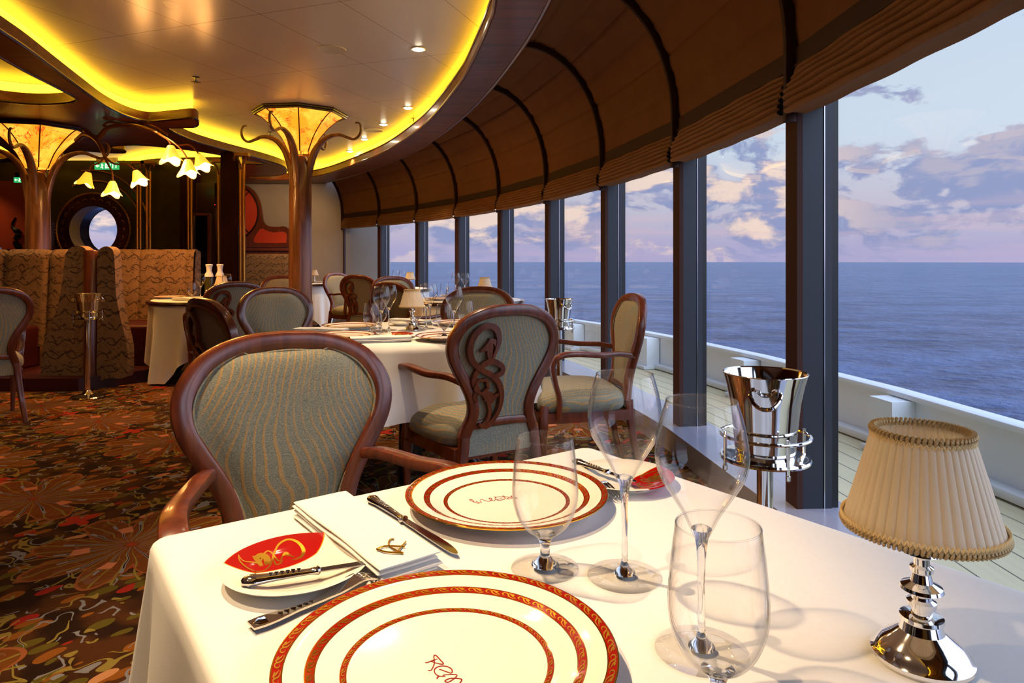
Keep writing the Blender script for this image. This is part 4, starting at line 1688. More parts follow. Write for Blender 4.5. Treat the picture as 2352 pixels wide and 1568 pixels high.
def round_cloth(label, x, y, R, half, rz, seed, ztop=.751, zmin=.02, hmax=9):
    rnd = random.Random(seed)
    ph = [rnd.uniform(0, 6.28) for _ in range(4)]
    N = 160
    vs = [(0, 0, ztop)]
    rings = []
    J = 22
    for j in range(-3, J + 1):
        ring = []
        for i in range(N):
            a = 2 * pi * i / N
            m = max(abs(cos(a)), abs(sin(a)))
            ext = half / m
            hang = max(.1, min(ext - R, ztop - zmin, hmax))
            if j <= 0:
                rr = R * (.4, .75, .97, .998)[j + 3]
                zz = ztop - (0, 0, .0, .003)[j + 3]
            else:
                f = j / J
                cw = (m < .86) * 1.0
                wv = (.5 + .5 * sin(a * 4 + pi / 2 + pi))
                fold = .030 * sin(a * 13 + ph[0]) + .018 * sin(a * 22 + ph[1]) + .035 * cos(a * 4 + pi) * 1.0
                rr = R + .012 + .02 * f + fold * f ** 1.1 + .01
                zz = ztop - .010 - (hang - .010) * f
            ring.append(len(vs))
            vs.append((rr * cos(a), rr * sin(a), zz))
        rings.append(ring)
    fs = [(0, rings[0][i], rings[0][(i + 1) % N]) for i in range(N)]
    for A, B in zip(rings, rings[1:]):
        for i in range(N):
            k = (i + 1) % N
            fs.append((A[i], A[k], B[k], B[i]))
    g = G()
    g.add(vs, fs)
    o = g.build('tablecloth', 'linen', None, ang=75)
    o.location = (x, y, 0)
    o.rotation_euler = (0, 0, rz)
    return tag(o, label, 'tablecloth', 'white cloths on the round tables')


def make_rtable(R):
    t = thing('round_table', 'x', 'table')
    g = G()
    g.lathe([(0, .715), (R - .02, .715), (R - .012, .73), (R - .02, .745), (0, .745)], 48)
    g.build('tabletop', 'dark_wood', t)
    g = G()
    g.lathe([(0, .05), (.05, .08), (.04, .2), (.055, .42), (.075, .46), (.05, .5), (.06, .6), (.12, .714), (0, .714)], 24)
    g.build('pedestal', 'ebony', t)
    for a in range(4):
        g = G()
        an = a * pi / 2 + .6
        pp = cr([(.02 * cos(an), .02 * sin(an), .36), (.14 * cos(an), .14 * sin(an), .33), (.25 * cos(an), .25 * sin(an), .17), (.33 * cos(an), .33 * sin(an), .05), (.42 * cos(an), .42 * sin(an), .035)], 4)
        g.tube(pp, [.05, .052, .036, .028, .03], 10)
        g.build('foot', 'ebony', t)
    return t


RT = Kind(make_rtable(.56), 'round pedestal tables')
T2 = (-.52, 3.60)
RT.put('round table with black claw feet, drawn among the armchairs in the middle', (*T2, 0), .97)
round_cloth('white cloth over the round table in the middle, hanging in soft folds', *T2, .585, .87, radians(28), 5, hmax=.34)
T3 = (-2.94, 6.62)
RT.put('round table with a black foot beside the booth seat', (*T3, 0), .9)
round_cloth('long pinkish lit cloth over the table beside the booth', *T3, .50, 1.0, radians(20), 8)
T4 = (-.42, 6.55)
RT.put('round table behind the golden armchair, next to the windows', (*T4, 0), .1)
round_cloth('white cloth over the table behind the golden armchair', *T4, .50, .82, radians(12), 9)
T5 = (-1.62, 9.15)
RT.put('round table beyond the dark armchair, by the far windows', (*T5, 0), .1)
round_cloth('white cloth over the table by the far windows', *T5, .48, .8, radians(12), 10)
T6 = (-3.38, 11.25)
RT.put('farthest round table, right of the bronze column, by the grey end wall', (*T6, 0), .4)
round_cloth('long white cloth over the farthest table by the grey end wall', *T6, .44, .95, radians(8), 11)

# settings on the round table in the middle
zt = .7525
CHF.put('charger plate at the near left of the round table', (-.80, 3.24, zt), 0)
CHF.put('charger plate at the far left of the round table', (-.88, 3.72, zt), 0)
CHF.put('charger plate at the near right of the round table, partly behind the carved armchair', (-.30, 3.20, zt), 0)
CHF.put('charger plate at the far right of the round table', (-.30, 3.92, zt), 0)
LP.put('table lamp standing in the middle of the round table', (-.53, 3.62, zt), 1)
for a, b, lb in ((876, 3.42, 'wine glass at the near left of the lamp on the round table'), (893, 3.62, 'wine glass just left of the lamp on the round table'),
                 (979, 3.70, 'wine glass just right of the lamp on the round table'), (988, 3.92, 'wine glass behind the right one beside the lamp on the round table'),
                 (1043, 3.40, 'wine glass at the right of the round table before the golden armchair')):
    WG.put(lb, ((a - CX) / F * b, b, zt))
for a, b, lb in ((853, 3.35, 'water goblet at the left end of the glasses on the round table'), (872, 3.62, 'water goblet behind the left one on the round table'),
                 (957, 3.80, 'water goblet just behind the lamp foot on the round table'), (1020, 3.30, 'water goblet standing before the right charger on the round table'),
                 (1070, 3.55, 'rightmost water goblet on the round table')):
    GB.put(lb, ((a - CX) / F * b, b, zt))
b = dup(b1, 'bread plate with a red segment near the lamp foot on the round table', (-.555, 3.30, zt), 1.2, 'small far bread plates')
b = dup(b1, 'bread plate with a red segment behind the left glasses of the round table', (-.62, 3.92, zt), .4, 'small far bread plates')
NPF.put('folded napkin along the near edge of the round table', (-.60, 3.12, zt), radians(105))
NPF.put('folded napkin at the left edge of the round table', (-.98, 3.50, zt), radians(80))
NPF.put('crumpled looking napkin behind the lamp of the round table', (-.60, 4.02, zt), radians(60))
lay(KN, 'table knife between the two left chargers of the round table', (-.62, 3.47), (-.86, 3.50), zt)
lay(FK, 'fork at the near right of the round table', (-.52, 3.10), (-.42, 3.28), zt)

# table by the booth
LP.put('table lamp on the table beside the booth', ((509 - CX) / F * 6.75, 6.75, zt), 1)
WG.put('wine glass at the left of the lamp on the booth table', ((461 - CX) / F * 6.6, 6.6, zt))
WG.put('wine glass right of the lamp on the booth table', ((521 - CX) / F * 6.55, 6.55, zt))
GB.put('small water goblet at the left end of the booth table', ((441 - CX) / F * 6.35, 6.35, zt))
CHF.put('charger plate on the booth table', (-3.32, 6.62, zt), 0)
NPF.put('folded napkin on the booth table', (-3.0, 6.28, zt), radians(70))


def make_bottle():
    t = thing('wrapped_bottle', 'x', 'bottle')
    g = G()
    g.lathe([(0, 0), (.038, 0), (.040, .004), (.040, .18), (.034, .215), (.016, .25), (.0145, .30), (0, .30)], 28)
    g.build('body', 'olive_glass', t)
    g = G()
    g.lathe([(.041, .205), (.036, .23), (.022, .262), (.026, .30), (.034, .325), (.026, .33), (0, .322)], 28, mod=lambda a, z: 1 + .10 * sin(5 * a + z * 20))
    g.build('napkin_wrap', 'linen', t)
    return t


BT = Kind(make_bottle(), 'bottles with cloth at the neck')
BT.put('tall olive bottle with pale cloth at its neck, left of the booth table lamp', ((480 - CX) / F * 6.85, 6.85, zt))
BT.put('tall bottle with pale cloth at its neck, rising behind the booth table lamp', ((505 - CX) / F * 7.0, 7.0, zt))


def make_shaker():
    t = thing('shaker', 'x', 'shaker')
    g = G()
    g.lathe([(0, 0), (.017, 0), (.016, .03), (.013, .055), (.016, .065), (.010, .078), (.004, .085), (0, .088)], 20)
    g.build('body', 'silver', t)
    return t


SH = Kind(make_shaker(), 'silver shakers')
SH.put('silver shaker beside the wine glass on the booth table', ((474 - CX) / F * 6.5, 6.5, zt))
SH.put('silver shaker at the near side of the lamp on the booth table', ((487 - CX) / F * 6.42, 6.42, zt))
# window table
LP.put('table lamp on the table behind the golden armchair', (-.245, 6.15, zt), .5)
for a, b, lb in ((1047, 7.0, 'wine glass left of a dark mullion on the table behind the golden armchair'), (1068, 6.9, 'wine glass right of a dark mullion on the table behind the golden armchair')):
    WG.put(lb, ((a - CX) / F * b, b, zt))
GB.put('water goblet on the table behind the golden armchair', ((1021 - CX) / F * 6.3, 6.3, zt))
CHF.put('charger plate at the near left of the table behind the golden armchair', (-.66, 6.36, zt), 0)
CHF.put('charger plate at the far left of the table behind the golden armchair', (-.58, 6.82, zt), 0)
# far window table
LP.put('small lamp on the table by the far windows, seen against the sea', ((942 - CX) / F * 8.85, 8.85, zt), .5)
for a, b, lb in ((909, 9.1, 'left of two small wine glasses seen against the sea'), (924, 9.0, 'right of two small wine glasses seen against the sea')):
    WG.put(lb, ((a - CX) / F * b, b, zt))
LP.put('farthest small lamp, before the grey end wall', ((722 - CX) / F * 11.1, 11.1, zt), .5)
CHF.put('charger plate on the farthest table', (-3.22, 11.25, zt), 0)


# ------------------------------------------------------------------ ice bucket stands
def make_bucket():
    t = thing('ice_bucket', 'x', 'bucket')
    g = G()
    prof = [(0, .0), (.066, .0), (.070, .004), (.074, .05), (.081, .12), (.090, .165), (.098, .192), (.0995, .1935), (.0985, .195), (.0955, .192), (.087, .165), (.078, .12), (.071, .05), (.067, .007), (0, .007)]
    g.lathe(prof, 56)
    g.build('body', 'silver', t, ang=25)
    for s in (0, pi):
        g = G()
        pth = []
        for i in range(22):
            a = pi * (i / 21)
            pth.append((.090 + .034 * sin(a), .034 * cos(a), .140 - .012 * sin(a) + .020 * abs(cos(a)) ** 3))
        pth = [(x * cos(s) - y * sin(s), x * sin(s) + y * cos(s), z) for x, y, z in pth]
        g.tube(pth, .0048, 8)
        g.build('handle', 'silver', t)
    return t


def make_stand():
    t = thing('bucket_stand', 'x', 'stand')
    g = G()
    g.lathe([(0, 0), (.125, 0), (.128, .006), (.120, .012), (.09, .018), (.05, .03), (.028, .05), (.022, .06), (0, .06)], 48)
    g.build('base', 'silver', t, ang=25)
    g = G()
    g.lathe([(.019, .055), (.019, .64), (0, .64)], 24)
    g.build('pole', 'silver', t)
    g = G()
    g.lathe([(0, .632), (.095, .640), (.104, .640), (.106, .645), (.104, .650), (.095, .650), (.07, .6565), (0, .6565)], 48)
    g.build('tray', 'silver', t, ang=25)
    g = G()
    g.tube([(.104 * cos(2 * pi * i / 48), .104 * sin(2 * pi * i / 48), .700) for i in range(48)], .0042, 8, closed=True)
    for k in range(4):
        a = k * pi / 2 + .5
        g.tube([(.103 * cos(a), .103 * sin(a), .628), (.103 * cos(a), .103 * sin(a), .712)], .0042, 8)
        g.lathe([(0, -.010), (.006, -.005), (.006, .005), (0, .010)], 10, c=(.103 * cos(a), .103 * sin(a), .625))
    g.build('gallery_rail', 'silver', t)
    return t


ST = Kind(make_stand(), 'silver pedestal stands for ice buckets')
BK = Kind(make_bucket(), 'silver ice buckets')
for (x_, y_, a_, w) in ((.617, 1.665, -1.92, 'beside the nearest table'), (.335, 4.82, -1.1, 'behind the carved armchair'),
                       (-3.48, 5.60, .15, 'in front of the booths at the left')):
    ST.put('silver pedestal stand for a bucket, ' + w, (x_, y_, 0), a_)
    BK.put('silver ice bucket with loop handles, ' + w, (x_, y_, .657), a_)
# ------------------------------------------------------------------ tree-like columns with glowing capitals
def make_column(x, y, zt, label, rot, hs):
    t = thing('bronze_column', label, 'column', (x, y, 0), 0, 'tree-like bronze columns')
    g = G()
    def mod(a, z):
        return 1 + .05 * abs(sin(a * 3 + .4)) * min(1, max(0, (z - .3) / .5))
    g.lathe([(0, 0), (.15, 0), (.15, .12), (.125, .2), (.112, .6), (.108, 1.2), (.104, 1.6), (.106, 1.85), (.10, zt - .62), (.06, zt - .48), (0, zt - .46)], 40, mod=mod)
    g.build('shaft', 'column_wood', t, ang=30)
    zr = zt - .035
    R0 = .43
    for i in range(4):
        a = rot + i * pi / 2
        pts = [(.055, zt - 1.0), (.070, zt - .80), (.095, zt - .62), (.150, zt - .44), (.235, zt - .32), (.33, zt - .265), (.42, zt - .255), (.50, zt - .285), (.575, zt - .305), (.63, zt - .26), (.645, zt - .19), (.625, zt - .135), (.59, zt - .13)]
        P = cr([(r * cos(a), r * sin(a), z) for r, z in pts], 5)
        g = G()
        side = (-sin(a), cos(a), 0)
        g.sweep(P, rrect(1, 1, .35, 3), refs=[side] * len(P), scale=[(.07 * q, .075 * q) for q in lerp_list([.9, 1.1, 1.05, .95, .8, .62, .5, .42, .38, .34, .3, .26, .24], len(P))])
        g.build('arm', 'column_wood', t, ang=60)
    # octagonal glowing bowl
    prof = [(.43, 0), (.36, -.045), (.27, -.13), (.18, -.25), (.11, -.40)]
    prof = [(r, zr + z) for r, z in prof]
    for i in range(8):
        a0, a1 = rot + pi / 8 + i * pi / 4, rot + pi / 8 + (i + 1) * pi / 4
        vs = []
        n = 6
        for (r, z) in prof:
            for k in range(n + 1):
                f = k / n
                vs.append(((r * (cos(a0) * (1 - f) + cos(a1) * f)), (r * (sin(a0) * (1 - f) + sin(a1) * f)), z))
        fs = [(j * (n + 1) + k, j * (n + 1) + k + 1, (j + 1) * (n + 1) + k + 1, (j + 1) * (n + 1) + k) for j in range(len(prof) - 1) for k in range(n)]
        g = G()
        g.add(vs, fs)
        g.build('glass_panel', 'amber_glass', t, fix=False, ang=60)
        g = G()
        P = cr([(r * cos(a0) * 1.01, r * sin(a0) * 1.01, z) for r, z in prof], 4)
        g.tube(P, .0065, 6)
        g.build('lead_strip', 'bronze', t)
    g = G()
    oc = lambda r, z: [(r * cos(rot + pi / 8 + i * pi / 4), r * sin(rot + pi / 8 + i * pi / 4), z) for i in range(8)]
    for r, z, s in ((.455, zt - .012, .03), (.445, zr, .026)):
        g.sweep(oc(r, z), rrect(s, s, .006, 2), closed=True)
    g.build('rim', 'dark_wood', t, ang=30)
    return t


cA = make_column(-2.294, 7.40, ZC, 'tall bronze column with an amber glowing capital standing nearer the middle', radians(-98 + 0), 0)
cB = make_column(-5.00, 7.20, ZS, 'bronze column with a glowing capital at the left, rising behind the booth', radians(-75), 0)
cA.scale = (1.06, 1.06, 1)
cB.scale = (1.04, 1.04, 1)

# ------------------------------------------------------------------ branch lights with tulip shades
def tulip(t, p, d, s=1.0):
    """p: neck point, d: direction the opening looks"""
    d = Vector(d).normalized()
    q = Vector((0, 0, -1)).rotation_difference(d).to_matrix()
    g = G()
    def mod(a, z):
        k = max(0, min(1, (-z - .02) / .12))
        return 1 + .16 * k * cos(4 * a)
    prof = [(.024, -.012), (.034, -.03), (.048, -.07), (.062, -.105), (.083, -.135)]
    g.lathe([(r * s, z * s) for r, z in prof], 32, mod=mod)
    g.v = [tuple(p + q @ Vector((x, y, z - .018 * s * cos(4 * atan2(y, x)) * max(0, min(1, (-z / s - .05) / .09))))) for x, y, z in g.v]
    sh = g.build('shade', 'tulip_glass', t, fix=False, ang=60)
    g = G()
    g.lathe([(0, 0), (.020, -.004), (.026, -.02), (.022, -.035), (0, -.038)], 16)
    g.v = [tuple(p + q @ Vector(v)) for v in g.v]
    g.build('socket', 'dark_wood', t)
    g = G()
    g.lathe([(0, -.04), (.016, -.05), (.020, -.075), (.014, -.10), (0, -.108)], 14)
    g.v = [tuple(p + q @ Vector(v)) for v in g.v]
    g.build('bulb', 'bulb', sh)


def branch(label, Y, trunk, shoots, group='bronze branch lights growing from the left column'):
    t = thing('branch_light', label, 'lamp', (0, 0, 0), 0, group)
    g = G()
    P = cr([at(a, b, yy) for a, b, yy in trunk], 6)
    g.tube(P, [.026, .022, .018, .013], 8)
    g.build('branch', 'bronze', t)
    for sh in shoots:
        pts, d, s = sh
        Q = cr([at(a, b, yy) for a, b, yy in pts], 6)
        g = G()
        g.tube(Q, [.010, .008, .007], 7)
        g.build('stem', 'bronze', t)
        tulip(t, Q[-1], d, s)


branch('bronze branch light with three glowing tulip shades, the lower left one', 6.6,
       [(176, 322, 6.9), (196, 308, 6.75), (222, 322, 6.6), (238, 352, 6.5), (246, 372, 6.5)],
       [([(240, 360, 6.5), (228, 374, 6.5), (212, 380, 6.5), (204, 393, 6.5)], (-.25, -.1, -1), 1.0),
        ([(240, 362, 6.5), (252, 384, 6.4), (258, 398, 6.35), (259, 414, 6.3)], (.02, -.15, -1), 1.0),
        ([(240, 360, 6.5), (262, 376, 6.5), (290, 377, 6.5), (310, 390, 6.5)], (.45, -.1, -1), 1.0)])
branch('bronze branch light with three glowing tulip shades, the upper right one', 6.6,
       [(196, 300, 6.8), (222, 316, 6.7), (250, 292, 6.6), (300, 288, 6.5), (345, 298, 6.4), (372, 312, 6.4)],
       [([(360, 305, 6.4), (376, 315, 6.3), (386, 322, 6.25), (392, 332, 6.2)], (.12, -.15, -1), 1.15),
        ([(366, 308, 6.4), (395, 325, 6.4), (418, 345, 6.35), (431, 364, 6.3)], (.12, -.15, -1), 1.1),
        ([(366, 308, 6.4), (405, 332, 6.5), (435, 333, 6.5), (456, 352, 6.5)], (.35, -.15, -1), 1.1)])
for (a, b, Y) in ((200, 405, 6.5), (262, 428, 6.3), (325, 408, 6.5), (400, 355, 6.2), (438, 385, 6.3), (464, 372, 6.5)):
    p = at(a, b + 14, Y)
    l = bpy.data.lights.new('tulip_glow', 'POINT')
    l.energy = 11.0
    l.color = (1, .45, .12)
    l.shadow_soft_size = .04
    o = bpy.data.objects.new('tulip_glow', l)
    COL.objects.link(o)
    o.location = p
# open bronze tracery arch between column and tongue
tr = thing('tracery_arch', 'thin bronze tracery arch hung under the soffit beside the left capital', 'ornament')
g = G()
for L in ([(205, 318), (225, 320), (240, 306), (244, 292), (237, 288), (250, 290), (300, 284), (350, 289), (385, 310)], [(237, 288), (252, 280), (290, 286), (328, 284)], [(326, 284), (327, 292)]):
    g.tube(cr([onc(a, b, ZS - .012) if b < 286 else at(a, b, 6.9) for a, b in L], 5), .012, 7)
g.build('rod', 'bronze', tr)

# ------------------------------------------------------------------ ceiling fittings
def make_sprinkler():
    t = thing('sprinkler', 'x', 'sprinkler')
    g = G()
    g.lathe([(0, 0), (.03, 0), (.03, -.006), (.012, -.01), (.008, -.03), (.012, -.032), (.008, -.045), (0, -.045)], 16)
    for i in range(8):
        a = i * pi / 4
        g.box((.022 * cos(a), .022 * sin(a), -.046), (.04, .006, .003), a)
    g.build('head', 'steel_dark', t)
    return t


SPR = Kind(make_sprinkler(), 'ceiling sprinklers')
for (a, b, lb) in ((450, 176, 'sprinkler head at the upper left of the main ceiling'), (620, 303, 'sprinkler head left of the tall bronze column'), (950, 272, 'sprinkler head near the cove ring at the right')):
    p = onc(a, b, ZC)
    SPR.put(lb, (p.x, p.y, ZC))
for (a, b, r, lb) in ((762, 113, .105, 'larger round speaker grille flush in the beige ceiling'), (858, 299, .115, 'farther round speaker grille flush in the beige ceiling')):
    p = onc(a, b, ZC)
    g = G()
    g.lathe([(0, -.002), (r * .9, -.003), (r, -.007), (r * 1.03, 0), (0, 0)], 40)
    o = g.build('ceiling_speaker', 'white_trim')
    o.location = (p.x, p.y, ZC)
    tag(o, lb, 'speaker', 'round ceiling speakers')


# ------------------------------------------------------------------ exit signs
def glyph_boxes(g, ch, x, z, w, h, s, y):
    def bar(x0, z0, x1, z1):
        g.box(((x0 + x1) / 2, y, (z0 + z1) / 2), (abs(x1 - x0), .002, abs(z1 - z0)))
    if ch == 'E':
        bar(x, z, x + s, z + h); [bar(x, z + q, x + w, z + q + s) for q in (0, (h - s) / 2, h - s)]
    if ch == 'I':
        bar(x + w / 2 - s / 2, z, x + w / 2 + s / 2, z + h)
    if ch == 'T':
        bar(x + w / 2 - s / 2, z, x + w / 2 + s / 2, z + h); bar(x, z + h - s, x + w, z + h)
    if ch == 'X':
        for d in (1, -1):
            vs = []
            x0, x1 = (x, x + w) if d > 0 else (x + w, x)
            for yy in (-.001, .001):
                vs += [(x0 - s / 2, y + yy, z), (x0 + s / 2, y + yy, z), (x1 + s / 2, y + yy, z + h), (x1 - s / 2, y + yy, z + h)]
            g.add(vs, [(0, 1, 2, 3), (7, 6, 5, 4), (0, 4, 5, 1), (1, 5, 6, 2), (2, 6, 7, 3), (3, 7, 4, 0)])


def exit_sign(a, b, Y, W, label):
    c = at(a, b, Y)
    t = thing('exit_sign', label, 'sign', c, 0, 'green exit signs')
    hgt = W * .29
    g = G()
    g.box((0, .015, 0), (W, .03, hgt))
    g.build('panel', 'sign_green', t)
    g = G()
    g.box((0, .015, hgt / 2 + .03), (W * .9, .012, .06))
    g.build('hanger', 'steel_dark', t)
    g = G()
    u = W / 10
    x0 = -W / 2 + u * .5
    # arrow, running figure, EXIT
    g.box((x0 + u * .9, -.001, 0), (u * 1.3, .002, u * .42))
    g.add([(x0, -.002, 0), (x0 + u * .8, -.002, u * .75), (x0 + u * .8, -.002, -u * .75)], [(0, 1, 2)])
    fx = x0 + u * 2.7
    g.box((fx, -.001, u * .75), (u * .4, .002, u * .4))
    g.box((fx, -.001, u * .15), (u * .4, .002, u * .9), 0)
    g.box((fx - u * .35, -.001, -u * .6), (u * .5, .002, u * .3))
    g.box((fx + u * .3, -.001, -u * .7), (u * .3, .002, u * .7))
    g.box((fx + u * .35, -.001, u * .3), (u * .6, .002, u * .22))
    for i, ch in enumerate('EXIT'):
        glyph_boxes(g, ch, x0 + u * (4.1 + i * 1.35), -u * .9, u * 1.0, u * 1.8, u * .32, -.001)
    g.build('lettering', 'sign_white', t)


exit_sign(244, 381, 8.0, .275, 'green EXIT sign with arrow and running figure hanging above the round window')
exit_sign(52, 413, 8.4, .22, 'second green exit sign, half hidden behind the left bronze column')

# ------------------------------------------------------------------ booths
bt = thing('booth_divider', 'patterned booth end with a dark post between two bowed cushions', 'booth', group='booths at the left')
Yd = 6.0
def pxl(lst, Y):
    return [(at(a, b, Y).x, at(a, b, Y).z) for a, b in lst]
Lp = cr([(x, z, 0) for x, z in pxl([(148, 600), (152, 580), (165, 567), (180, 564), (194, 570), (203, 590), (204, 680), (204, 790), (204, 876), (150, 878), (100, 878), (94, 850), (97, 800), (112, 755), (132, 705), (142, 650)], Yd)], 3, True)
Rp = cr([(x, z, 0) for x, z in pxl([(223, 590), (228, 573), (240, 566), (252, 568), (261, 580), (264, 620), (267, 680), (279, 740), (291, 790), (292, 830), (288, 866), (250, 868), (223, 870), (223, 790), (223, 680)], Yd)], 3, True)
for P, nm in ((Lp, 'end_cushion'), (Rp, 'end_cushion')):
    g = G()
    g.prism([(p.x, p.y) for p in P], Yd, Yd + .11, lambda x, z, h: (x, h, z))
    o = g.build(nm, 'banquette_fabric', bt, ang=30)
    bv = o.modifiers.new('bevel', 'BEVEL'); bv.width = .02; bv.segments = 3; bv.angle_limit = radians(50)
g = G()
p = at(206, 575, Yd)
g.lathe([(0, .05), (.058, .05), (.058, 1.20), (.05, 1.212), (0, 1.215)], 28, c=(p.x, Yd + .02, 0))
g.box((p.x, Yd + .08, .62), (.10, .12, 1.14))
g.build('post', 'mahogany', bt)
g = G()
q0, q1 = at(-60, 900, 5.92), at(303, 868, 5.92)
g.prism([(-5.6, 5.86), (-4.0, 5.84), (-3.72, 5.86), (-3.30, 6.42), (-3.30, 6.7), (-5.6, 6.5)], 0, .11, XY)
g.build('plinth', 'maroon_leather', bt)


def banq(label, x0, x1, y, zb, zt_, seams, seat=None, mat_seat='maroon_leather', th=.16):
    t = thing('banquette', label, 'banquette', group='booths at the left')
    g = G()
    n = max(2, int((x1 - x0) / .03))
    def fr(u, v):
        x = x0 + (x1 - x0) * u
        z = zb + (zt_ - zb) * v
        se = min([abs(x - s) for s in seams] + [9])
        d = .02 * math.exp(-(se / .02) ** 2)
        top = .05 * max(0, (v - .93) / .07) ** 2
        return (x, y + d + top + .10 * v * .6, z)
    g.grid(fr, n, 24)
    g.grid(lambda u, v: (x0 + (x1 - x0) * u, y + .11 + v * (th - .05), zt_ - .03 * v ** 2), n, 4)
    for xx in (x0, x1):
        g.add([(xx, y, zb), (xx, y + .11, zt_), (xx, y + th + .06, zt_ - .03), (xx, y + th + .06, zb)], [(0, 1, 2, 3)])
    g.build('backrest', 'banquette_fabric', t, fix=False)
    if seat:
        sx0, sx1, sy0 = seat
        g = G()
        g.prism([(q[0], q[1]) for q in [(sx0, sy0), (sx1, sy0), (sx1, y + .05), (sx0, y + .05)]], .10, .50, XY)
        o = g.build('seat', mat_seat, t)
        bv = o.modifiers.new('bevel', 'BEVEL'); bv.width = .03; bv.segments = 3
        for lx in (sx1 - .06, sx0 + (sx1 - sx0) * .5):
            g = G()
            g.lathe([(0, .0), (.012, 0), (.022, .12), (0, .12)], 14, c=(lx, sy0 + .07, 0))
            g.build('leg', 'gold_metal', t)
    return t


xr0, xr1 = at(225, 600, 7.1).x, at(434, 600, 7.1).x
banq('high patterned banquette back right of the booth divider, above a dark red seat', xr0, xr1, 7.15, .30, 1.24, [at(311, 600, 7.15).x, at(356, 600, 7.15).x, at(420, 600, 7.15).x], (xr0 + .1, -3.42, 6.55))
banq('high amber lit patterned banquette back at the left edge', -6.1, at(160, 600, 6.6).x, 6.55, .30, 1.23, [at(8, 600, 6.6).x, at(110, 600, 6.6).x], (-5.9, -4.55, 6.0))
banq('patterned banquette under the red wall panels, partly behind the tall column', -4.75, -3.86, YEND - .35, .20, 1.235, [-4.0], None)

# ------------------------------------------------------------------ porthole wall
YW = 9.6
pc = (-5.86, 1.545)
circ = lambda r, n=48, c=pc: [(c[0] + r * cos(2 * pi * i / n), c[1] + r * sin(2 * pi * i / n)) for i in range(n)]
g = G()
g.prism([(-9.5, 0), (-4.66, 0), (-4.66, ZS), (-9.5, ZS)], YW, YW + .08, lambda x, z, h: (x, h, z), holes=[circ(.348)])
tag(g.build('wall_left', 'panel_green'), kind='structure')
ph = thing('porthole', 'big round window in a dark studded ring, showing cloudy sky', 'porthole', (pc[0], YW, pc[1]))
fxz = lambda x, z, h: (x, h, z)
g = G()
g.prism(circ(.505, 64, (0, 0)), -.05, 0, fxz, holes=[circ(.335, 64, (0, 0))])
g.build('ring', 'dark_wood', ph)
g = G()
g.tube([(.515 * cos(2 * pi * i / 64), -.05, .515 * sin(2 * pi * i / 64)) for i in range(64)], .012, 6, closed=True, ref=(0, 1, 0))
for i in range(72):
    a = 2 * pi * i / 72
    g.lathe([(0, -.012), (.012, 0), (0, .012)], 6, c=(.52 * cos(a), -.055, .52 * sin(a)))
g.build('beading', 'gold_metal', ph)
g = G()
for i in range(24):
    a = 2 * pi * i / 24
    c0 = (.42 * cos(a), .42 * sin(a))
    g.tube(cr([(c0[0] - .03 * sin(a), -.055, c0[1] + .03 * cos(a)), (c0[0] + .025 * cos(a), -.058, c0[1] + .025 * sin(a)), (c0[0] + .03 * sin(a), -.055, c0[1] - .03 * cos(a))], 3), .006, 5)
g.build('scroll_inlay', 'bronze', ph)
g = G()
vs = []
for i in range(64):
    a = 2 * pi * i / 64
    for r, y_ in ((.335, -.05), (.334, .18)):
        vs.append((r * cos(a), y_, r * sin(a)))
g.add(vs, [(2 * i, 2 * i + 1, (2 * i + 3) % 128, (2 * i + 2) % 128) for i in range(64)])
g.build('inner_tube', 'cream_paint', ph, fix=False)
g = G()
vs = []
for i in range(64):
    a = 2 * pi * i / 64
    for r, y_ in ((.334, .18), (.330, .38)):
        vs.append((r * cos(a), y_, r * sin(a)))
g.add(vs, [(2 * i, 2 * i + 1, (2 * i + 3) % 128, (2 * i + 2) % 128) for i in range(64)])
g.tube([(.332 * cos(2 * pi * i / 64), .38, .332 * sin(2 * pi * i / 64)) for i in range(64)], .008, 6, closed=True, ref=(0, 1, 0))
g.build('outer_tube', 'dark_wood', ph, fix=False)
g = G()
g.lathe([(0, 0), (.33, 0)], 48)
g.v = [(x, .36, y) for x, y, z in g.v]
g.build('glass_pane', 'pane_glass', ph, fix=False)
# sweeping gold mouldings on that wall
wm = thing('wall_moulding', 'curved gold mouldings sweeping round the round window', 'moulding')
for cxm, r, a0, a1 in ((-5.9, .80, -20, 100), (-5.86, .66, 20, 118)):
    g = G()
    g.tube([(cxm + r * cos(radians(a0 + (a1 - a0) * i / 30)), YW - .02, pc[1] + r * 1.05 * sin(radians(a0 + (a1 - a0) * i / 30))) for i in range(31)], .014, 6, ref=(0, 1, 0))
    g.build('rod', 'gold_metal', wm)
# outside behind the porthole wall nothing but sky: side wall stops there
# dark cabinet wall between porthole wall and the end wall
g = G()
g.prism([(-4.66, 9.58), (-3.84, 9.58), (-3.84, 9.7), (-4.95, YEND), (-5.1, YEND), (-5.1, 9.7), (-4.66, 9.7)], 0, ZS, XY)
tag(g.build('wall_middle', 'dark_wood'), kind='structure')


def make_pilaster(h=ZS - .02):
    t = thing('pilaster', 'x', 'pilaster')
    g = G()
    for dx in (-.022, .022):
        g.lathe([(0, 0), (.018, 0), (.018, h - .15), (0, h - .15)], 12, c=(dx, 0, 0))
    g.build('shaft', 'gold_metal', t)
    g = G()
    for dx in (-1, 1):
        g.tube(cr([(dx * .01, -.01, h - .22), (dx * .03, -.015, h - .12), (dx * .075, -.03, h - .06), (dx * .095, -.035, h - .085), (dx * .08, -.03, h - .11)], 4), .013, 6)
    g.box((0, 0, h - .03), (.18, .08, .04))
    g.build('capital', 'bronze', t)
    return t


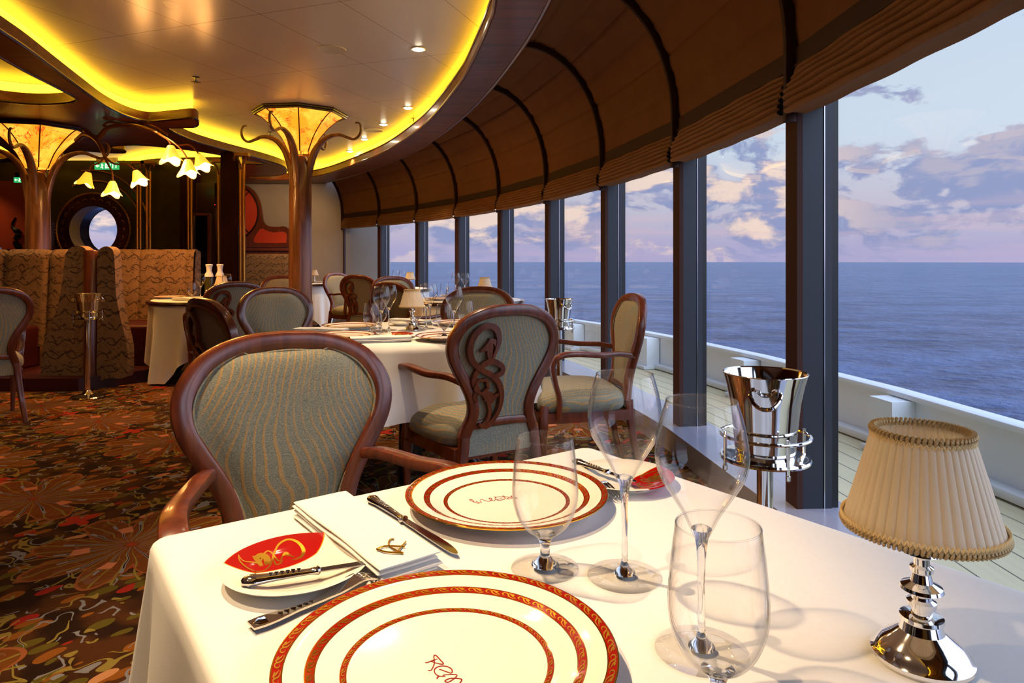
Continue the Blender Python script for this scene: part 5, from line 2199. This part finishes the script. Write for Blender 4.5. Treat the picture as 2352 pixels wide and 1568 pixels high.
PL = Kind(make_pilaster(), 'slim gold pilasters along the dark wall')
for a, lb in ((319, 'slim gold pilaster just right of the round window'), (341, 'slim gold pilaster second from the round window'), (436, 'slim gold pilaster with leafy capital left of the wine cabinet'),
              (505, 'slim gold pilaster between the wine cabinet and the dark pier'), (556, 'slim gold pilaster at the edge of the red wall panels')):
    Y = 9.45 if a < 500 else (9.3 if a < 550 else 8.75)
    PL.put(lb, (at(a, 500, Y).x, Y, 0))
g = G()
px0, px1 = at(510, 500, 8.9).x, at(552, 500, 8.9).x
g.box(((px0 + px1) / 2, 8.9, ZS / 2), (px1 - px0, .1, ZS - .01))
tag(g.build('wall_pier', 'dark_wood'), kind='structure')
wc = thing('wine_cabinet', 'dark wine cabinet with a black glass door and a tiny red light', 'cabinet')
x0, x1 = at(443, 500, 9.5).x, at(492, 500, 9.5).x
g = G()
g.box(((x0 + x1) / 2, 9.56, 1.1), (x1 - x0, .1, 2.2))
g.build('body', 'dark_wood', wc)
g = G()
g.box(((x0 + x1) / 2 - .03, 9.50, .98), ((x1 - x0) * .72, .02, 1.5))
d_ = g.build('door', 'window_black', wc)
g = G()
for s in (-1, 1):
    g.box(((x0 + x1) / 2 - .03 + s * (x1 - x0) * .38, 9.49, .98), (.035, .03, 1.56))
g.box(((x0 + x1) / 2 - .03, 9.49, 1.76), ((x1 - x0) * .80, .03, .03))
g.build('door_frame', 'mahogany', wc)
g = G()
g.lathe([(0, -.006), (.006, 0), (0, .006)], 10, c=(at(497, 470, 9.47).x - .02, 9.47, at(497, 470, 9.47).z))
g.build('indicator', 'led_red', wc)
# rust screen and glowing domes at far left
sc = thing('etched_screen', 'rust red glass screen at the far left behind the booth', 'screen')
g = G()
a0, a1 = at(2, 470, 8.6), at(66, 575, 8.6)
g.box(((a0.x + a1.x) / 2, 8.6, (a0.z + .3) / 2 + .15), (a1.x - a0.x, .03, a0.z - .3 + .3))
g.build('panel', 'rust_screen', sc)
g = G()
g.tube(cr([(a0.x + .18, 8.58, 1.15), (a0.x + .26, 8.58, 1.25), (a0.x + .20, 8.58, 1.36), (a0.x + .25, 8.58, 1.46), (a0.x + .16, 8.58, 1.55), (a0.x + .20, 8.58, 1.66)], 5), [.03, .055, .03, .045, .02, .01], 6)
g.build('dark_motif', 'window_black', sc)
for a, lb in ((50, 'copper dome above the rust screen, the right one'), (10, 'copper dome above the rust screen, the left one')):
    p = at(a, 462, 8.9)
    g = G()
    g.lathe([(0, .075), (.06, .07), (.10, .045), (.125, 0), (.12, -.01), (0, -.01)], 28)
    o = g.build('copper_dome', 'copper_glow')
    o.location = p
    tag(o, lb, 'dome', 'copper domes above the screen')
g = G()
g.box((at(30, 480, 9.1).x, 9.0, .70), (1.0, .35, 1.40 + .46))
o = g.build('counter', 'dark_wood')
tag(o, 'dark counter behind the rust screen carrying the copper domes', 'counter')
p = at(13, 569, 6.9)
g = G()
g.box((0, 0, .012), (.14, .10, .024))
o = g.build('grey_box', 'steel_dark')
o.location = (p.x, 6.70, 1.225)
tag(o, 'small flat grey box on top of the banquette at the left edge', 'box')
for (x_, y_, z_, e_) in ((-6.6, 8.2, 2.3, 25), (-5.6, 8.9, 2.3, 14)):
    spot('downlight_or_fill', (x_, y_, z_), e_, 100, .8, color=(1, .5, .18))

# ------------------------------------------------------------------ end wall art
YA = YEND - .0
art = thing('wall_panel', 'red glazed wall panels in a swelling wooden frame on the grey end wall', 'panel')
def pa(lst):
    return [(at(a, b, YA).x, at(a, b, YA).z) for a, b in lst]
fr = cr([(x, z, 0) for x, z in pa([(540, 421), (562, 424), (585, 438), (599, 463), (604, 490), (607, 508), (618, 519), (640, 521), (655, 520), (666, 528), (669, 545), (666, 562), (655, 567), (600, 568), (545, 568), (500, 567), (470, 540), (462, 500), (475, 450), (500, 427)])], 4, True)
g = G()
g.prism([(p.x, p.y) for p in fr], YA - .05, YA, fxz)
g.build('frame', 'mahogany', art)
ccx, ccz = at(532, 488, YA).x, at(532, 488, YA).z
rr = 64 / F * YA
g = G()
g.prism(circ(rr, 40, (ccx, ccz)), YA - .06, YA - .05, fxz)
g.build('round_panel', 'red_panel', art)
g = G()
g.tube([(ccx + rr * cos(2 * pi * i / 48), YA - .06, ccz + rr * sin(2 * pi * i / 48)) for i in range(48)], .018, 6, closed=True, ref=(0, 1, 0))
for a in (48, -48, 132, -132):
    g.tube([(ccx + .02 * cos(radians(a)), YA - .062, ccz + .02 * sin(radians(a))), (ccx + rr * cos(radians(a)), YA - .062, ccz + rr * sin(radians(a)))], .010, 6, ref=(0, 1, 0))
g.build('glazing_bar', 'dark_wood', art)
sp_ = cr([(x, z, 0) for x, z in pa([(603, 525), (615, 530), (632, 534), (650, 532), (660, 537), (660, 553), (655, 558), (600, 558), (588, 557), (586, 549), (594, 534)])], 3, True)
g = G()
g.prism([(p.x, p.y) for p in sp_], YA - .06, YA - .05, fxz)
g.build('low_panel', 'red_panel', art)
g = G()
a0 = at(480, 570, YA)
g.box(((a0.x - 3.95) / 2, YA - .07, a0.z - .02), (-3.95 - a0.x, .14, .05))
g.box(((a0.x - 3.95) / 2, YA - .05, a0.z - .09), (-3.95 - a0.x, .10, .09))
o = g.build('wall_shelf', 'mahogany')
tag(o, 'narrow wooden shelf moulding below the red wall panels', 'shelf')
